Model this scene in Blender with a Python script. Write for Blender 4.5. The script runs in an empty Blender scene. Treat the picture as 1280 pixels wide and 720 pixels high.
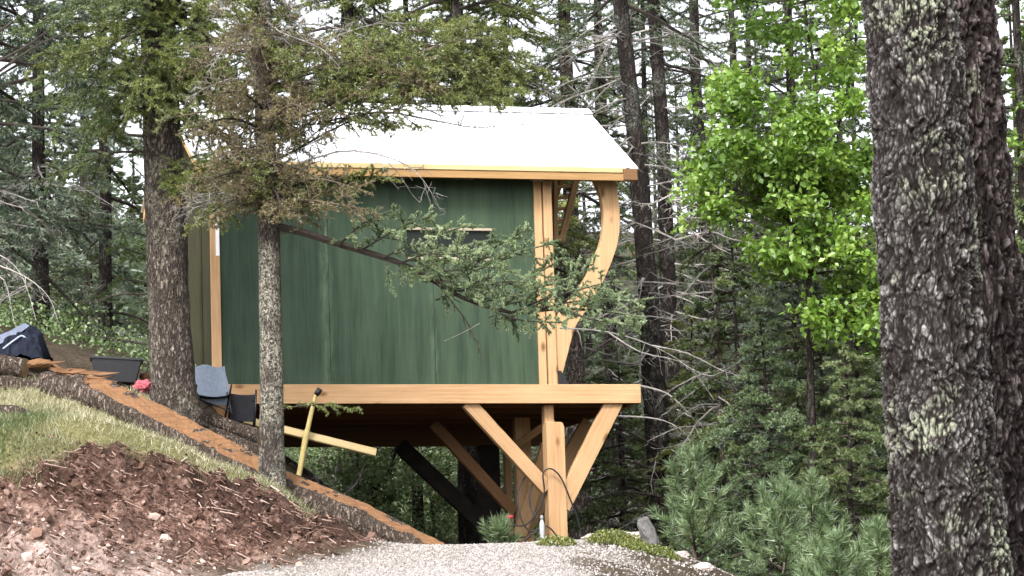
import bpy, math, random
import numpy as np
from mathutils import Vector, Matrix

# ------------------------------------------------------------------ scene, camera
S = bpy.context.scene
F = 4000.0                                   # focal length in pixels of a 1280 px wide frame
PITCH = math.atan(540 / F); ROLL = -0.03
def rx(a): c, s = math.cos(a), math.sin(a); return np.array([[1, 0, 0], [0, c, -s], [0, s, c]])
def rz(a): c, s = math.cos(a), math.sin(a); return np.array([[c, -s, 0], [s, c, 0], [0, 0, 1]])
MC = rx(math.pi / 2 + PITCH) @ rz(ROLL)
def ray(px, py): return MC @ np.array([(px - 640) / F, -(py - 360) / F, -1.0])
def at(px, py, Y): d = ray(px, py); return d * (Y / d[1])

cam_d = bpy.data.cameras.new('camera'); cam = bpy.data.objects.new('camera', cam_d)
S.collection.objects.link(cam); S.camera = cam
m4 = Matrix.Identity(4)
for i in range(3):
    for j in range(3): m4[i][j] = MC[i, j]
cam.matrix_world = m4
cam_d.sensor_width = 36; cam_d.lens = 36 * F / 1280
cam_d.clip_start = 0.1; cam_d.clip_end = 2000

LINK = S.collection.objects.link
R = np.random.default_rng(7)

# ------------------------------------------------------------------ numpy helpers
def nrm(a):
    return a / np.maximum(np.linalg.norm(a, axis=-1, keepdims=True), 1e-9)
def h3(ix, iy, iz, seed=0):
    n = (ix.astype(np.int64) * 374761393 + iy.astype(np.int64) * 668265263 + iz.astype(np.int64) * 2147483647 + seed * 144269) & 0xFFFFFFFF
    n = ((n ^ (n >> 13)) * 1274126177) & 0xFFFFFFFF
    n = n ^ (n >> 16)
    return (n & 0xFFFFFF) / float(0x1000000)
def vnoise(p, seed=0):
    p = np.asarray(p, float); i = np.floor(p).astype(np.int64); f = p - i; f = f * f * (3 - 2 * f)
    out = 0
    for dx in (0, 1):
        for dy in (0, 1):
            for dz in (0, 1):
                w = (f[..., 0] if dx else 1 - f[..., 0]) * (f[..., 1] if dy else 1 - f[..., 1]) * (f[..., 2] if dz else 1 - f[..., 2])
                out = out + w * h3(i[..., 0] + dx, i[..., 1] + dy, i[..., 2] + dz, seed)
    return out
def fbm(p, o=4, seed=0, gain=.5):
    p = np.asarray(p, float); a, s, t = 1., 0., 0.
    for k in range(o):
        s = s + a * vnoise(p * 2 ** k, seed + k); t += a; a *= gain
    return s / t
def vor(p, seed=0):
    """F1, F2 and cell id value of a jittered 3D grid"""
    p = np.asarray(p, float); i = np.floor(p).astype(np.int64)
    d1 = np.full(p.shape[:-1], 9.); d2 = d1.copy(); cid = np.zeros(p.shape[:-1])
    for dx in (-1, 0, 1):
        for dy in (-1, 0, 1):
            for dz in (-1, 0, 1):
                c = i + np.array([dx, dy, dz])
                q = np.stack([c[..., k] + h3(c[..., 0], c[..., 1], c[..., 2], seed + 11 * k) for k in range(3)], -1)
                d = np.linalg.norm(q - p, axis=-1)
                cl = h3(c[..., 0], c[..., 1], c[..., 2], seed + 77)
                nearer = d < d1
                d2 = np.where(nearer, d1, np.minimum(d2, d)); cid = np.where(nearer, cl, cid); d1 = np.where(nearer, d, d1)
    return d1, d2, cid
def sstep(a, b, x):
    t = np.clip((x - a) / (b - a), 0, 1); return t * t * (3 - 2 * t)

class Geo:
    def __init__(s): s.v = []; s.t = []; s.q = []; s.tm = []; s.qm = []; s.tt = []; s.qt = []; s.n = 0
    def add(s, v, t=None, q=None, mat=0, tint=None):
        v = np.asarray(v, float).reshape(-1, 3)
        for f, L, M, T in ((t, s.t, s.tm, s.tt), (q, s.q, s.qm, s.qt)):
            if f is None or len(f) == 0: continue
            f = np.asarray(f, np.int64)
            L.append(f + s.n); M.append(np.full(len(f), mat, np.int32) if np.isscalar(mat) else np.asarray(mat, np.int32))
            T.append(np.full(len(f), .5) if tint is None else (np.full(len(f), tint) if np.isscalar(tint) else np.asarray(tint)))
        s.v.append(v); s.n += len(v)
    def box(s, lo, hi, mat=0, tint=None, M=None):
        a, b = np.array(lo, float), np.array(hi, float)
        v = np.array([[x, y, z] for z in (a[2], b[2]) for y in (a[1], b[1]) for x in (a[0], b[0])])
        if M is not None: v = v @ M[0].T + M[1]
        s.add(v, q=[[0, 2, 3, 1], [4, 5, 7, 6], [0, 1, 5, 4], [2, 6, 7, 3], [0, 4, 6, 2], [1, 3, 7, 5]], mat=mat, tint=tint)
    def beam(s, p, q, w, h, up=(0, 0, 1), mat=0, tint=None):
        p, q = np.array(p, float), np.array(q, float); d = nrm(q - p)
        x = nrm(np.cross(d, up)); z = np.cross(x, d)
        v = np.array([c + a * x * w / 2 + b * z * h / 2 for c in (p, q) for a, b in ((-1, -1), (1, -1), (1, 1), (-1, 1))])
        s.add(v, q=[[0, 1, 2, 3], [7, 6, 5, 4], [0, 4, 5, 1], [1, 5, 6, 2], [2, 6, 7, 3], [3, 7, 4, 0]], mat=mat, tint=tint)
    def prism(s, outline, lo, hi, axis=1, mat=0, tint=None):
        """outline: list of (a, b) counter-clockwise, extruded along axis"""
        n = len(outline); v = []
        for c in (lo, hi):
            for a, b in outline: v.append([a, c, b] if axis == 1 else ([c, a, b] if axis == 0 else [a, b, c]))
        q = [[i, (i + 1) % n, n + (i + 1) % n, n + i] for i in range(n)]
        t = []
        for i in range(1, n - 1): t += [[0, i + 1, i], [n, n + i, n + i + 1]]
        s.add(v, t=t, q=q, mat=mat, tint=tint)
    def strip(s, inner, outer, lo, hi, mat=0):
        """a board bent along two edge lines (x, z), extruded in y"""
        n = len(inner); v = []
        for y in (lo, hi):
            v += [[a, y, b] for a, b in inner] + [[a, y, b] for a, b in outer]
        q = []
        for i in range(n - 1):
            q += [[i, i + 1, n + i + 1, n + i], [2 * n + i, 3 * n + i, 3 * n + i + 1, 2 * n + i + 1],
                  [i, 2 * n + i, 2 * n + i + 1, i + 1], [n + i, n + i + 1, 3 * n + i + 1, 3 * n + i]]
        q += [[0, n, 3 * n, 2 * n], [n - 1, 3 * n - 1, 4 * n - 1, 2 * n - 1]]
        s.add(v, q=q, mat=mat)
    def tubes(s, A, B, ra, rb, n=3, mat=0, tint=None):
        A, B = np.atleast_2d(A), np.atleast_2d(B); m = len(A)
        if m == 0: return
        d = nrm(B - A); ref = np.where(np.abs(d[:, 2:3]) < .9, np.array([[0, 0, 1.]]), np.array([[1., 0, 0]]))
        x = nrm(np.cross(d, ref)); y = np.cross(d, x)
        ra = np.broadcast_to(ra, m); rb = np.broadcast_to(rb, m)
        an = np.arange(n) * 2 * math.pi / n
        ring = x[:, None] * np.cos(an)[None, :, None] + y[:, None] * np.sin(an)[None, :, None]
        v = np.concatenate([A[:, None] + ring * ra[:, None, None], B[:, None] + ring * rb[:, None, None]], 1)
        i = np.arange(n); j = (i + 1) % n
        q = np.stack([i, j, n + j, n + i], -1)[None] + (np.arange(m) * 2 * n)[:, None, None]
        tt = None if tint is None else np.repeat(np.broadcast_to(tint, m), n)
        s.add(v, q=q.reshape(-1, 4), mat=mat, tint=tt)
    def poly(s, P, r, n=8, mat=0, cap=True, tint=None, rough=0., seed=0):
        P = np.asarray(P, float); m = len(P); r = np.broadcast_to(r, m).astype(float)
        d = nrm(np.gradient(P, axis=0)); ref = np.array([0, 0, 1.]) if abs(d[:, 2]).mean() < .8 else np.array([1., 0, 0])
        x = nrm(np.cross(d, ref)); y = np.cross(d, x); an = np.arange(n) * 2 * math.pi / n
        ring = x[:, None] * np.cos(an)[None, :, None] + y[:, None] * np.sin(an)[None, :, None]
        rr = r[:, None] * np.ones(n)
        if rough:
            q = np.stack([np.cos(an)[None] * 2.2 + 0 * r[:, None], np.sin(an)[None] * 2.2 + 0 * r[:, None], (np.arange(m) * .35)[:, None] + 0 * an[None]], -1)
            rr = rr * (1 + rough * (fbm(q, 3, seed) - .5) * 2)
        v = P[:, None] + ring * rr[..., None]
        i = np.arange(n); j = (i + 1) % n
        q = np.stack([i, j, n + j, n + i], -1)[None] + (np.arange(m - 1) * n)[:, None, None]
        v = v.reshape(-1, 3); t = None
        if cap:
            v = np.concatenate([v, P[:1], P[-1:]]); b = m * n
            t = [[b, j_, i_] for i_, j_ in zip(i, j)] + [[b + 1, (m - 1) * n + i_, (m - 1) * n + j_] for i_, j_ in zip(i, j)]
        s.add(v, t=t, q=q.reshape(-1, 4), mat=mat, tint=tint)
    def build(s, name, mats, parent=None, loc=(0, 0, 0), smooth=False):
        v = np.concatenate(s.v) if s.v else np.zeros((0, 3))
        t = np.concatenate(s.t) if s.t else np.zeros((0, 3), np.int64); q = np.concatenate(s.q) if s.q else np.zeros((0, 4), np.int64)
        me = bpy.data.meshes.new(name)
        me.vertices.add(len(v)); me.vertices.foreach_set('co', v.astype(np.float32).ravel())
        me.loops.add(t.size + q.size); me.loops.foreach_set('vertex_index', np.concatenate([t.ravel(), q.ravel()]).astype(np.int32))
        me.polygons.add(len(t) + len(q))
        me.polygons.foreach_set('loop_start', np.concatenate([np.arange(len(t)) * 3, t.size + np.arange(len(q)) * 4]).astype(np.int32))
        me.polygons.foreach_set('material_index', np.concatenate(s.tm + s.qm).astype(np.int32))
        me.polygons.foreach_set('use_smooth', np.full(len(t) + len(q), smooth, bool))
        a = me.attributes.new('tint', 'FLOAT', 'FACE'); a.data.foreach_set('value', np.concatenate(s.tt + s.qt).astype(np.float32))
        for m in (mats if isinstance(mats, (list, tuple)) else [mats]): me.materials.append(m)
        me.update(calc_edges=True); me.validate()
        o = bpy.data.objects.new(name, me); LINK(o); o.location = loc
        if parent: o.parent = parent
        return o

def tag(o, label=None, cat=None, group=None, kind=None):
    if label: o['label'] = label
    if cat: o['category'] = cat
    if group: o['group'] = group
    if kind: o['kind'] = kind
    return o
def thing(name, loc, label, cat, group=None, rot=0.):
    o = bpy.data.objects.new(name, None); LINK(o); o.location = loc; o.rotation_euler = (0, 0, rot)
    o.empty_display_size = .2
    return tag(o, label, cat, group)
def bevel(o, w=.006, seg=2):
    m = o.modifiers.new('bevel', 'BEVEL'); m.width = w; m.segments = seg; m.limit_method = 'ANGLE'; return o
def copy_tree(root, loc, rot, sc, label, group=None):
    c = root.copy(); LINK(c); c.location = loc; c.rotation_euler = (0, 0, rot); c.scale = (sc, sc, sc); c['label'] = label
    if group: c['group'] = group
    for ch in list(root.children):
        d = ch.copy(); LINK(d); d.parent = c
        for g in list(ch.children):
            e = g.copy(); LINK(e); e.parent = d
    return c

# ------------------------------------------------------------------ materials
class NT:
    def __init__(s, name):
        s.m = bpy.data.materials.new(name); s.m.use_nodes = True; s.t = s.m.node_tree; s.t.nodes.clear()
        s.out = s.n('ShaderNodeOutputMaterial')
    def n(s, typ, **kw):
        o = s.t.nodes.new(typ)
        for k, v in kw.items():
            if k.startswith('i_'):
                key = k[2:]; key = int(key) if key.isdigit() else key
                o.inputs[key].default_value = v
            else: setattr(o, k, v)
        return o
    def l(s, a, b): s.t.links.new(a, b)
    def ramp(s, fac, stops, interp='LINEAR'):
        r = s.n('ShaderNodeValToRGB'); r.color_ramp.interpolation = interp; e = r.color_ramp.elements
        while len(e) < len(stops): e.new(.5)
        for k, (p, c) in enumerate(stops):
            e[k].position = p; e[k].color = (*c, 1) if not np.isscalar(c) else (c, c, c, 1)
        s.l(fac, r.inputs[0]); return r.outputs[0]
    def coord(s, scale=(1, 1, 1), kind='Object'):
        tc = s.n('ShaderNodeTexCoord'); mp = s.n('ShaderNodeMapping'); mp.inputs['Scale'].default_value = scale
        s.l(tc.outputs[kind], mp.inputs[0]); return mp.outputs[0]
    def noise(s, vec, scale, detail=4, rough=.55):
        o = s.n('ShaderNodeTexNoise'); o.inputs['Scale'].default_value = scale; o.inputs['Detail'].default_value = detail
        o.inputs['Roughness'].default_value = rough; s.l(vec, o.inputs['Vector']); return o.outputs['Fac']
    def mix(s, fac, a, b, mode='MIX'):
        o = s.n('ShaderNodeMix', data_type='RGBA', blend_type=mode)
        for sock, v in ((o.inputs[0], fac), (o.inputs[6], a), (o.inputs[7], b)):
            if hasattr(v, 'links'): s.l(v, sock)
            else: sock.default_value = v if np.isscalar(v) else (*v, 1)
        return o.outputs[2]
    def math(s, op, a, b=0.):
        o = s.n('ShaderNodeMath', operation=op)
        for sock, v in ((o.inputs[0], a), (o.inputs[1], b)):
            if hasattr(v, 'links'): s.l(v, sock)
            else: sock.default_value = v
        return o.outputs[0]
    def attr(s, name): o = s.n('ShaderNodeAttribute', attribute_name=name); return o.outputs['Fac']
    def bsdf(s, col, rough=.8, bump=None, bs=.5, bd=.02, metal=0., spec=.3):
        b = s.n('ShaderNodeBsdfPrincipled')
        if hasattr(col, 'links'): s.l(col, b.inputs['Base Color'])
        else: b.inputs['Base Color'].default_value = (*col, 1)
        if hasattr(rough, 'links'): s.l(rough, b.inputs['Roughness'])
        else: b.inputs['Roughness'].default_value = rough
        b.inputs['Metallic'].default_value = metal; b.inputs['Specular IOR Level'].default_value = spec
        if bump is not None:
            bp = s.n('ShaderNodeBump'); bp.inputs['Strength'].default_value = bs; bp.inputs['Distance'].default_value = bd
            s.l(bump, bp.inputs['Height']); s.l(bp.outputs[0], b.inputs['Normal'])
        s.l(b.outputs[0], s.out.inputs[0]); return s.m

def foliage(name, dark, mid, light, tr=.35, var=.35):
    k = NT(name); t = k.attr('tint')
    n = k.noise(k.coord(), 1.3, 2)
    f = k.math('ADD', t, k.math('MULTIPLY', k.math('SUBTRACT', n, .5), var * 2))
    c = k.ramp(f, [(0, dark), (.5, mid), (1, light)])
    d = k.n('ShaderNodeBsdfDiffuse'); k.l(c, d.inputs[0])
    tl = k.n('ShaderNodeBsdfTranslucent'); k.l(k.mix(.5, c, (.16, .22, .03)), tl.inputs[0])
    mx = k.n('ShaderNodeMixShader', i_0=tr); k.l(d.outputs[0], mx.inputs[1]); k.l(tl.outputs[0], mx.inputs[2])
    g = k.n('ShaderNodeBsdfGlossy', i_Roughness=.45); g.inputs[0].default_value = (1, 1, 1, 1)
    m2 = k.n('ShaderNodeMixShader', i_0=.045); k.l(mx.outputs[0], m2.inputs[1]); k.l(g.outputs[0], m2.inputs[2])
    k.l(m2.outputs[0], k.out.inputs[0]); return k.m

def bark(name, crack, base, hi, sc=14., lichen=None, lich_amt=.0, zs=.35, bd=.03):
    k = NT(name); v = k.coord((1, 1, zs))
    nz = k.n('ShaderNodeTexNoise'); nz.inputs['Scale'].default_value = sc * .9; nz.inputs['Detail'].default_value = 4; k.l(v, nz.inputs['Vector'])
    sc_ = k.n('ShaderNodeVectorMath', operation='SCALE'); sc_.inputs['Scale'].default_value = 2.2 / sc; k.l(nz.outputs['Color'], sc_.inputs[0])
    w = k.n('ShaderNodeVectorMath', operation='ADD'); k.l(v, w.inputs[0]); k.l(sc_.outputs[0], w.inputs[1])
    def vor_(feat, s):
        o = k.n('ShaderNodeTexVoronoi', feature=feat); o.inputs['Scale'].default_value = s; k.l(w.outputs[0], o.inputs['Vector']); return o
    vo, vc, vf = vor_('DISTANCE_TO_EDGE', sc), vor_('F1', sc), vor_('F1', sc * 2.6)
    fine = k.noise(k.coord((1, 1, .6)), sc * 5, 4, .75); mid = k.noise(k.coord((1, 1, .4)), sc * 1.3, 5, .7)
    e = k.ramp(k.math('ADD', vo.outputs['Distance'], k.math('MULTIPLY', k.math('SUBTRACT', mid, .5), .35)), [(.0, 0.), (.22, 1.)])
    val = k.math('ADD', k.math('MULTIPLY', mid, .55), k.math('ADD', k.math('MULTIPLY', fine, .45), k.math('MULTIPLY', vf.outputs['Color'], .18)))
    cellv = k.ramp(val, [(.50, crack), (.60, base), (.72, hi)])
    c = k.mix(e, k.mix(.35, crack, base), cellv)
    if lichen:
        n1 = k.noise(k.coord((1, 1, .8)), 3.2, 3); n2 = k.noise(k.coord(), 40, 4, .75)
        lm = k.math('MULTIPLY', k.ramp(n1, [(.48 - lich_amt, 0.), (.62 - lich_amt, 1.)]), k.ramp(n2, [(.48, 0.), (.56, 1.)]))
        c = k.mix(lm, c, k.mix(k.ramp(fine, [(.3, 0.), (.7, 1.)]), tuple(.6 * x for x in lichen), lichen))
    hgt = k.math('ADD', k.math('MULTIPLY', e, .8), k.math('MULTIPLY', val, 1.2))
    return k.bsdf(c, .92, hgt, .9, bd, spec=.15)

def timber(name, dark, light, axis=0, knot=True, sc=1.):
    """sawn softwood: grain along the object's local axis, a few knots"""
    k = NT(name)
    s = [22 * sc] * 3; s[axis] = .9 * sc
    g = k.noise(k.coord(tuple(s)), 2.0, 5, .65)
    big = k.noise(k.coord(), 1.6, 2)
    c = k.ramp(k.math('ADD', k.math('MULTIPLY', g, .75), k.math('MULTIPLY', big, .35)), [(.3, dark), (.72, light)])
    if knot:
        s2 = [5.] * 3; s2[axis] = 2.4
        vo = k.n('ShaderNodeTexVoronoi', feature='F1'); vo.inputs['Scale'].default_value = 1.; k.l(k.coord(tuple(s2)), vo.inputs['Vector'])
        c = k.mix(k.ramp(vo.outputs['Distance'], [(.07, .85), (.19, 0.)]), c, (.13, .05, .015))
    t = k.attr('tint')
    c = k.mix(k.math('MULTIPLY', k.math('SUBTRACT', .5, t), .9), c, (.10, .045, .015))
    return k.bsdf(c, .75, g, .25, .004, spec=.25)

def plain(name, col, rough=.6, var=.2, sc=12., metal=0., spec=.4, bd=.004):
    k = NT(name); n = k.noise(k.coord(), sc, 4)
    c = k.ramp(n, [(.3, tuple(x * (1 - var) for x in col)), (.7, tuple(min(1, x * (1 + var)) for x in col))])
    return k.bsdf(c, rough, n, .3, bd, metal, spec)

GREEN_N = foliage('needles_mid_green', (.034, .056, .018), (.098, .138, .050), (.24, .28, .115))
YEL_N = foliage('needles_yellow_green', (.048, .066, .016), (.14, .17, .044), (.31, .33, .10))
BLUE_N = foliage('needles_blue_green', (.038, .060, .040), (.11, .145, .10), (.26, .30, .225))
DARK_N = foliage('needles_dark', (.026, .042, .024), (.086, .115, .066), (.21, .25, .155))
PINE_N = foliage('needles_pine', (.052, .084, .036), (.140, .205, .092), (.30, .38, .19))
BOUGH_N = foliage('needles_bough', (.046, .076, .036), (.175, .235, .115), (.44, .52, .29))
BROWN_N = foliage('needles_dying', (.050, .038, .018), (.155, .122, .060), (.29, .24, .115), tr=.25)
LEAF = foliage('leaves_bright', (.050, .11, .012), (.15, .275, .030), (.34, .49, .085), tr=.5)
SHRUB = foliage('leaves_shrub', (.060, .100, .036), (.165, .235, .090), (.32, .40, .19), tr=.4)
GRASS_M = foliage('grass_blades', (.070, .105, .028), (.23, .22, .115), (.50, .45, .29), tr=.3)
TUFT_M = foliage('weed_leaves', (.06, .08, .015), (.14, .16, .03), (.24, .24, .07), tr=.3)
TWIG = plain('twig_dark', (.032, .024, .018), .9, .35, 20)
TWIG_G = plain('twig_grey', (.17, .155, .14), .9, .45, 9)
TWIG_P = plain('twig_pale', (.34, .31, .28), .9, .3, 9)
TWIG_B = plain('twig_brown', (.105, .078, .055), .9, .45, 9)
BARK_L = bark('bark_brown', (.015, .012, .010), (.10, .078, .064), (.30, .25, .21), 24, (.26, .25, .18), -.04)
BARK_T = bark('bark_thin_lichen', (.018, .014, .012), (.11, .09, .075), (.30, .26, .215), 30, (.46, .44, .34), .06)
BARK_D = bark('bark_dark', (.008, .006, .005), (.030, .024, .020), (.075, .06, .052), 14, (.18, .19, .15), -.04)
BARK_LOG = bark('bark_log', (.020, .014, .010), (.11, .082, .064), (.32, .255, .21), 22, None)
WOOD_U = timber('timber_long', (.33, .175, .078), (.51, .325, .172), 0)
WOOD_Z = timber('timber_upright', (.33, .175, .078), (.52, .335, .178), 2)
WOOD_Y = timber('timber_cross', (.30, .14, .05), (.46, .25, .10), 1)
WOOD_OLD = timber('timber_brown', (.105, .05, .020), (.19, .10, .045), 0, False)
ORANGE = timber('fresh_cut_log', (.075, .034, .015), (.205, .105, .048), 0, False)
BLACK = plain('black_plastic', (.012, .012, .014), .45, .2, 30)
BLACKF = plain('black_fabric', (.016, .016, .02), .85, .3, 30)
NAVY = plain('navy_fabric', (.010, .012, .020), .85, .4, 14, spec=.1)
GREYBLUE = plain('grey_blue_fabric', (.25, .29, .36), .85, .15, 40)
PINK = plain('pink_fabric', (.36, .08, .10), .8, .2, 14)
WHITE = plain('white_plastic', (.8, .8, .8), .5, .05, 9)
YELLOW = plain('yellow_handle', (.50, .40, .16), .5, .15, 9)
STONE = plain('grey_stone', (.12, .114, .108), .9, .35, 7, bd=.02)
STONE_P = plain('pale_stone', (.36, .30, .27), .9, .25, 9, bd=.02)
RUBBLE_M = None
ROOF_M = None

# green stained plywood: vertical streaks, seams with washed-out runs
def green_wall():
    k = NT('green_stained_plywood'); tc = k.coord()
    g = k.noise(k.coord((30, 30, 1.1)), 1.6, 5, .6); g2 = k.noise(k.coord((6, 6, .5)), 1.5, 4, .6); big = k.noise(tc, .9, 3)
    f = k.math('ADD', k.math('MULTIPLY', g, .30), k.math('ADD', k.math('MULTIPLY', g2, .45), k.math('MULTIPLY', big, .55)))
    c = k.ramp(f, [(.42, (.011, .023, .0135)), (.66, (.035, .057, .036)), (.88, (.055, .083, .052))])
    sx = k.n('ShaderNodeSeparateXYZ'); k.l(tc, sx.inputs[0])
    wob = k.math('MULTIPLY', k.math('SUBTRACT', k.noise(k.coord((1, 1, 2)), 2.5, 3), .5), .10)
    x = k.math('ADD', sx.outputs[0], wob)
    for ux, w, amt in ((-2.47, .085, .55), (-1.225, .06, .4), (-1.9, .05, .12), (-.8, .10, .12)):
        d = k.math('ABSOLUTE', k.math('SUBTRACT', x, ux))
        m = k.math('MULTIPLY', k.ramp(d, [(0, 1.), (w, 0.)]), k.ramp(k.noise(k.coord((14, 14, 2.2)), 1.5, 4, .7), [(.40, 0.), (.68, amt)]))
        c = k.mix(m, c, (.16, .215, .135))
    # paler yellowish tone towards the right
    m = k.math('MULTIPLY', k.ramp(k.math('ADD', k.math('MULTIPLY', sx.outputs[0], .3), .95), [(.15, 0.), (1., .42)]), k.ramp(g2, [(.35, .2), (.7, 1.)]))
    c = k.mix(m, c, (.080, .115, .058))
    for ux in (-2.44, -1.22):     # the butt joint itself
        d = k.math('ABSOLUTE', k.math('SUBTRACT', sx.outputs[0], ux)); c = k.mix(k.ramp(d, [(.002, .8), (.006, 0.)]), c, (.01, .02, .012))
    return k.bsdf(c, .8, g, .3, .004, spec=.2)
GREEN = green_wall()
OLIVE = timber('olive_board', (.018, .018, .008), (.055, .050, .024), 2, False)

def roof_metal():
    k = NT('white_metal_roof'); n = k.noise(k.coord((1, 4, 1)), 2.5, 3)
    c = k.ramp(n, [(.3, (.74, .75, .77)), (.7, (.82, .83, .84))])
    return k.bsdf(c, .35, None, metal=0., spec=.5)
ROOF_M = roof_metal()

# ------------------------------------------------------------------ terrain
CP = [(430, 683, 30), (520, 681, 30.3), (650, 680, 30.5), (750, 677, 30.5), (830, 690, 30), (900, 716, 29.5), (960, 765, 29),
      (520, 691, 32), (650, 690, 33), (690, 688, 36), (760, 694, 36), (600, 690, 38), (500, 698, 36), (430, 690, 34),
      (300, 717, 27.3), (400, 722, 27.2), (640, 722, 27.3), (800, 724, 27.5), (900, 752, 27), (1000, 790, 27),
      (0, 722, 28.15), (130, 702, 28.55), (240, 692, 29.0), (330, 683, 29.45), (390, 681, 29.8),
      (-80, 596, 28.8), (0, 588, 29.0), (65, 578, 29.2), (130, 572, 29.4), (230, 587, 29.7), (300, 612, 30.1), (345, 624, 30.4), (400, 648, 30.8), (430, 670, 30.9),
      (-80, 724, 28.1), (0, 530, 30.8), (0, 516, 32.1), (100, 532, 31), (200, 562, 30.9), (130, 523, 32.4), (60, 500, 33.2), (290, 601, 31.2), (0, 496, 33.2),
      (340, 610, 31.2), (100, 524, 32.5), (150, 549, 32.2), (200, 571, 31.9), (250, 595, 31.55), (300, 614, 31.4), (400, 664, 31.2), (450, 678, 31.0), (540, 688, 31.),
      (140, 481, 34.6), (60, 449, 35), (0, 440, 34.8), (218, 521, 33.4), (200, 476, 36), (170, 446, 40), (60, 420, 40), (290, 545, 34.5), (265, 512, 36), (-100, 420, 36),
      (350, 604, 35), (420, 642, 35.5), (480, 672, 36.5), (400, 606, 40), (500, 665, 42), (300, 540, 42),
      (950, 745, 34), (1000, 775, 32), (1100, 805, 30), (1280, 835, 30), (1000, 745, 42), (820, 705, 38), (1280, 765, 45),
      (640, 690, 52), (300, 560, 55), (0, 410, 55), (1280, 725, 60), (640, 620, 90), (0, 400, 90), (1280, 650, 90)]
PTS = [at(*c) for c in CP]
PTS += [np.array(p, float) for p in [(0, 0, -1.6), (-3, 10, -.55), (3, 10, -.6), (0, 20, .45), (-5, 22, .85), (4, 20, .35), (-12, 0, -1), (12, 0, -1.8),
        (-40, 0, 2), (40, 0, -3), (-30, 40, 8.0), (30, 40, 2.5), (-60, 60, 14), (60, 60, 6), (0, -40, -6), (-60, -40, -3), (60, -40, -8),
        (0, 140, 14), (-70, 140, 24), (70, 140, 14), (0, 220, 30), (-120, 220, 44), (120, 220, 30), (-160, 80, 26), (160, 80, 10), (0, 320, 46), (-200, 320, 66), (200, 320, 46), (-200, -60, 0), (200, -60, -14)]]
PTS = np.array(PTS)
def tps_k(d): return np.where(d > 1e-9, d * d * np.log(np.maximum(d, 1e-9)), 0)
_n = len(PTS); _D = np.linalg.norm(PTS[:, None, :2] - PTS[None, :, :2], axis=-1)
_A = np.zeros((_n + 3, _n + 3)); _A[:_n, :_n] = tps_k(_D) + np.eye(_n) * .02; _A[:_n, _n] = 1; _A[:_n, _n + 1:] = PTS[:, :2]; _A[_n:, :_n] = _A[:_n, _n:].T
_W = np.linalg.solve(_A, np.concatenate([PTS[:, 2], np.zeros(3)]))
def zg0(x, y):
    x, y = np.asarray(x, float), np.asarray(y, float); sh = x.shape; x, y = x.ravel(), y.ravel(); out = np.empty(len(x))
    for i in range(0, len(x), 20000):
        xx, yy = x[i:i + 20000], y[i:i + 20000]
        K = tps_k(np.hypot(xx[:, None] - PTS[None, :, 0], yy[:, None] - PTS[None, :, 1]))
        out[i:i + 20000] = K @ _W[:_n] + _W[_n] + _W[_n + 1] * xx + _W[_n + 2] * yy
    return out.reshape(sh)
def zone(x, y):
    """bank, grass, road weights from where things lie on the ground"""
    x, y = np.asarray(x, float), np.asarray(y, float)
    p = np.stack([x * .9, y * .9, 0 * x], -1); wob = (fbm(p, 3, 5) - .5)
    yb = np.interp(x, [-9, -4.4, -3.6, -2.9, -2.3, -1.75, -1.2], [28.05, 28.05, 28.45, 28.95, 29.4, 29.85, 30.6])   # foot of the cut bank
    yt = np.interp(x, [-9, -4.7, -3.75, -3.05, -2.55, -2.25, -1.6, -1.2], [28.9, 29.05, 29.45, 29.75, 30.15, 30.45, 31.0, 30.9])
    left = 1 - sstep(-1.7, -1.2, x)
    bank = sstep(yb - .35, yb + .15, y + wob * .6) * (1 - sstep(yt - .12, yt + .10, y + wob * .7)) * left
    grass = sstep(yt - .22, yt + .05, y + wob * 1.1) * (1 - sstep(33.2, 34.2, y + wob)) * (1 - sstep(-2.4, -1.5, x))
    road = (1 - sstep(30.9, 31.7, y + wob * .9 + .0 * x)) * sstep(-3.2, -2.3, x + (y - 28.2) * -.75 + wob * 1.2) * (1 - sstep(.55, 1.25, x + wob * 1.4 + (30.5 - y) * .10))
    road = road * (1 - bank)
    return bank, grass, road
def zg(x, y):
    x, y = np.asarray(x, float), np.asarray(y, float)
    z = zg0(x, y); bank, grass, road = zone(x, y)
    p = np.stack([x, y, 0 * x], -1)
    near = np.exp(-((np.asarray(y) - 32) / 25.) ** 2)
    return z + bank * ((fbm(p * 6.5, 4, 3, .70) - .5) * .52) + (1 - bank) * (1 - road) * (fbm(p * 2.2, 3, 9) - .5) * .12 * near + road * (fbm(p * 3, 3, 2) - .5) * .03
def zg1(x, y): return float(zg(np.array([x]), np.array([y]))[0])

def axis_lines(lo, hi, step, far_lo, far_hi, k=1.18):
    a = list(np.arange(lo, hi, step)); s = step; x = lo
    pre = []
    while x > far_lo: s *= k; x -= s; pre.append(x)
    s = step; x = a[-1]; post = []
    while x < far_hi: s *= k; x += s; post.append(x)
    return np.array(pre[::-1] + a + post)
xs = axis_lines(-6.2, 4.2, .05, -300, 300); ys = axis_lines(26.6, 35.5, .05, -80, 400)
GX, GY = np.meshgrid(xs, ys); GZ = zg(GX, GY)
nx, ny = len(xs), len(ys)
gi = (np.arange(ny - 1)[:, None] * nx + np.arange(nx - 1)[None]).reshape(-1)
gq = np.stack([gi, gi + 1, gi + nx + 1, gi + nx], -1)

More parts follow.
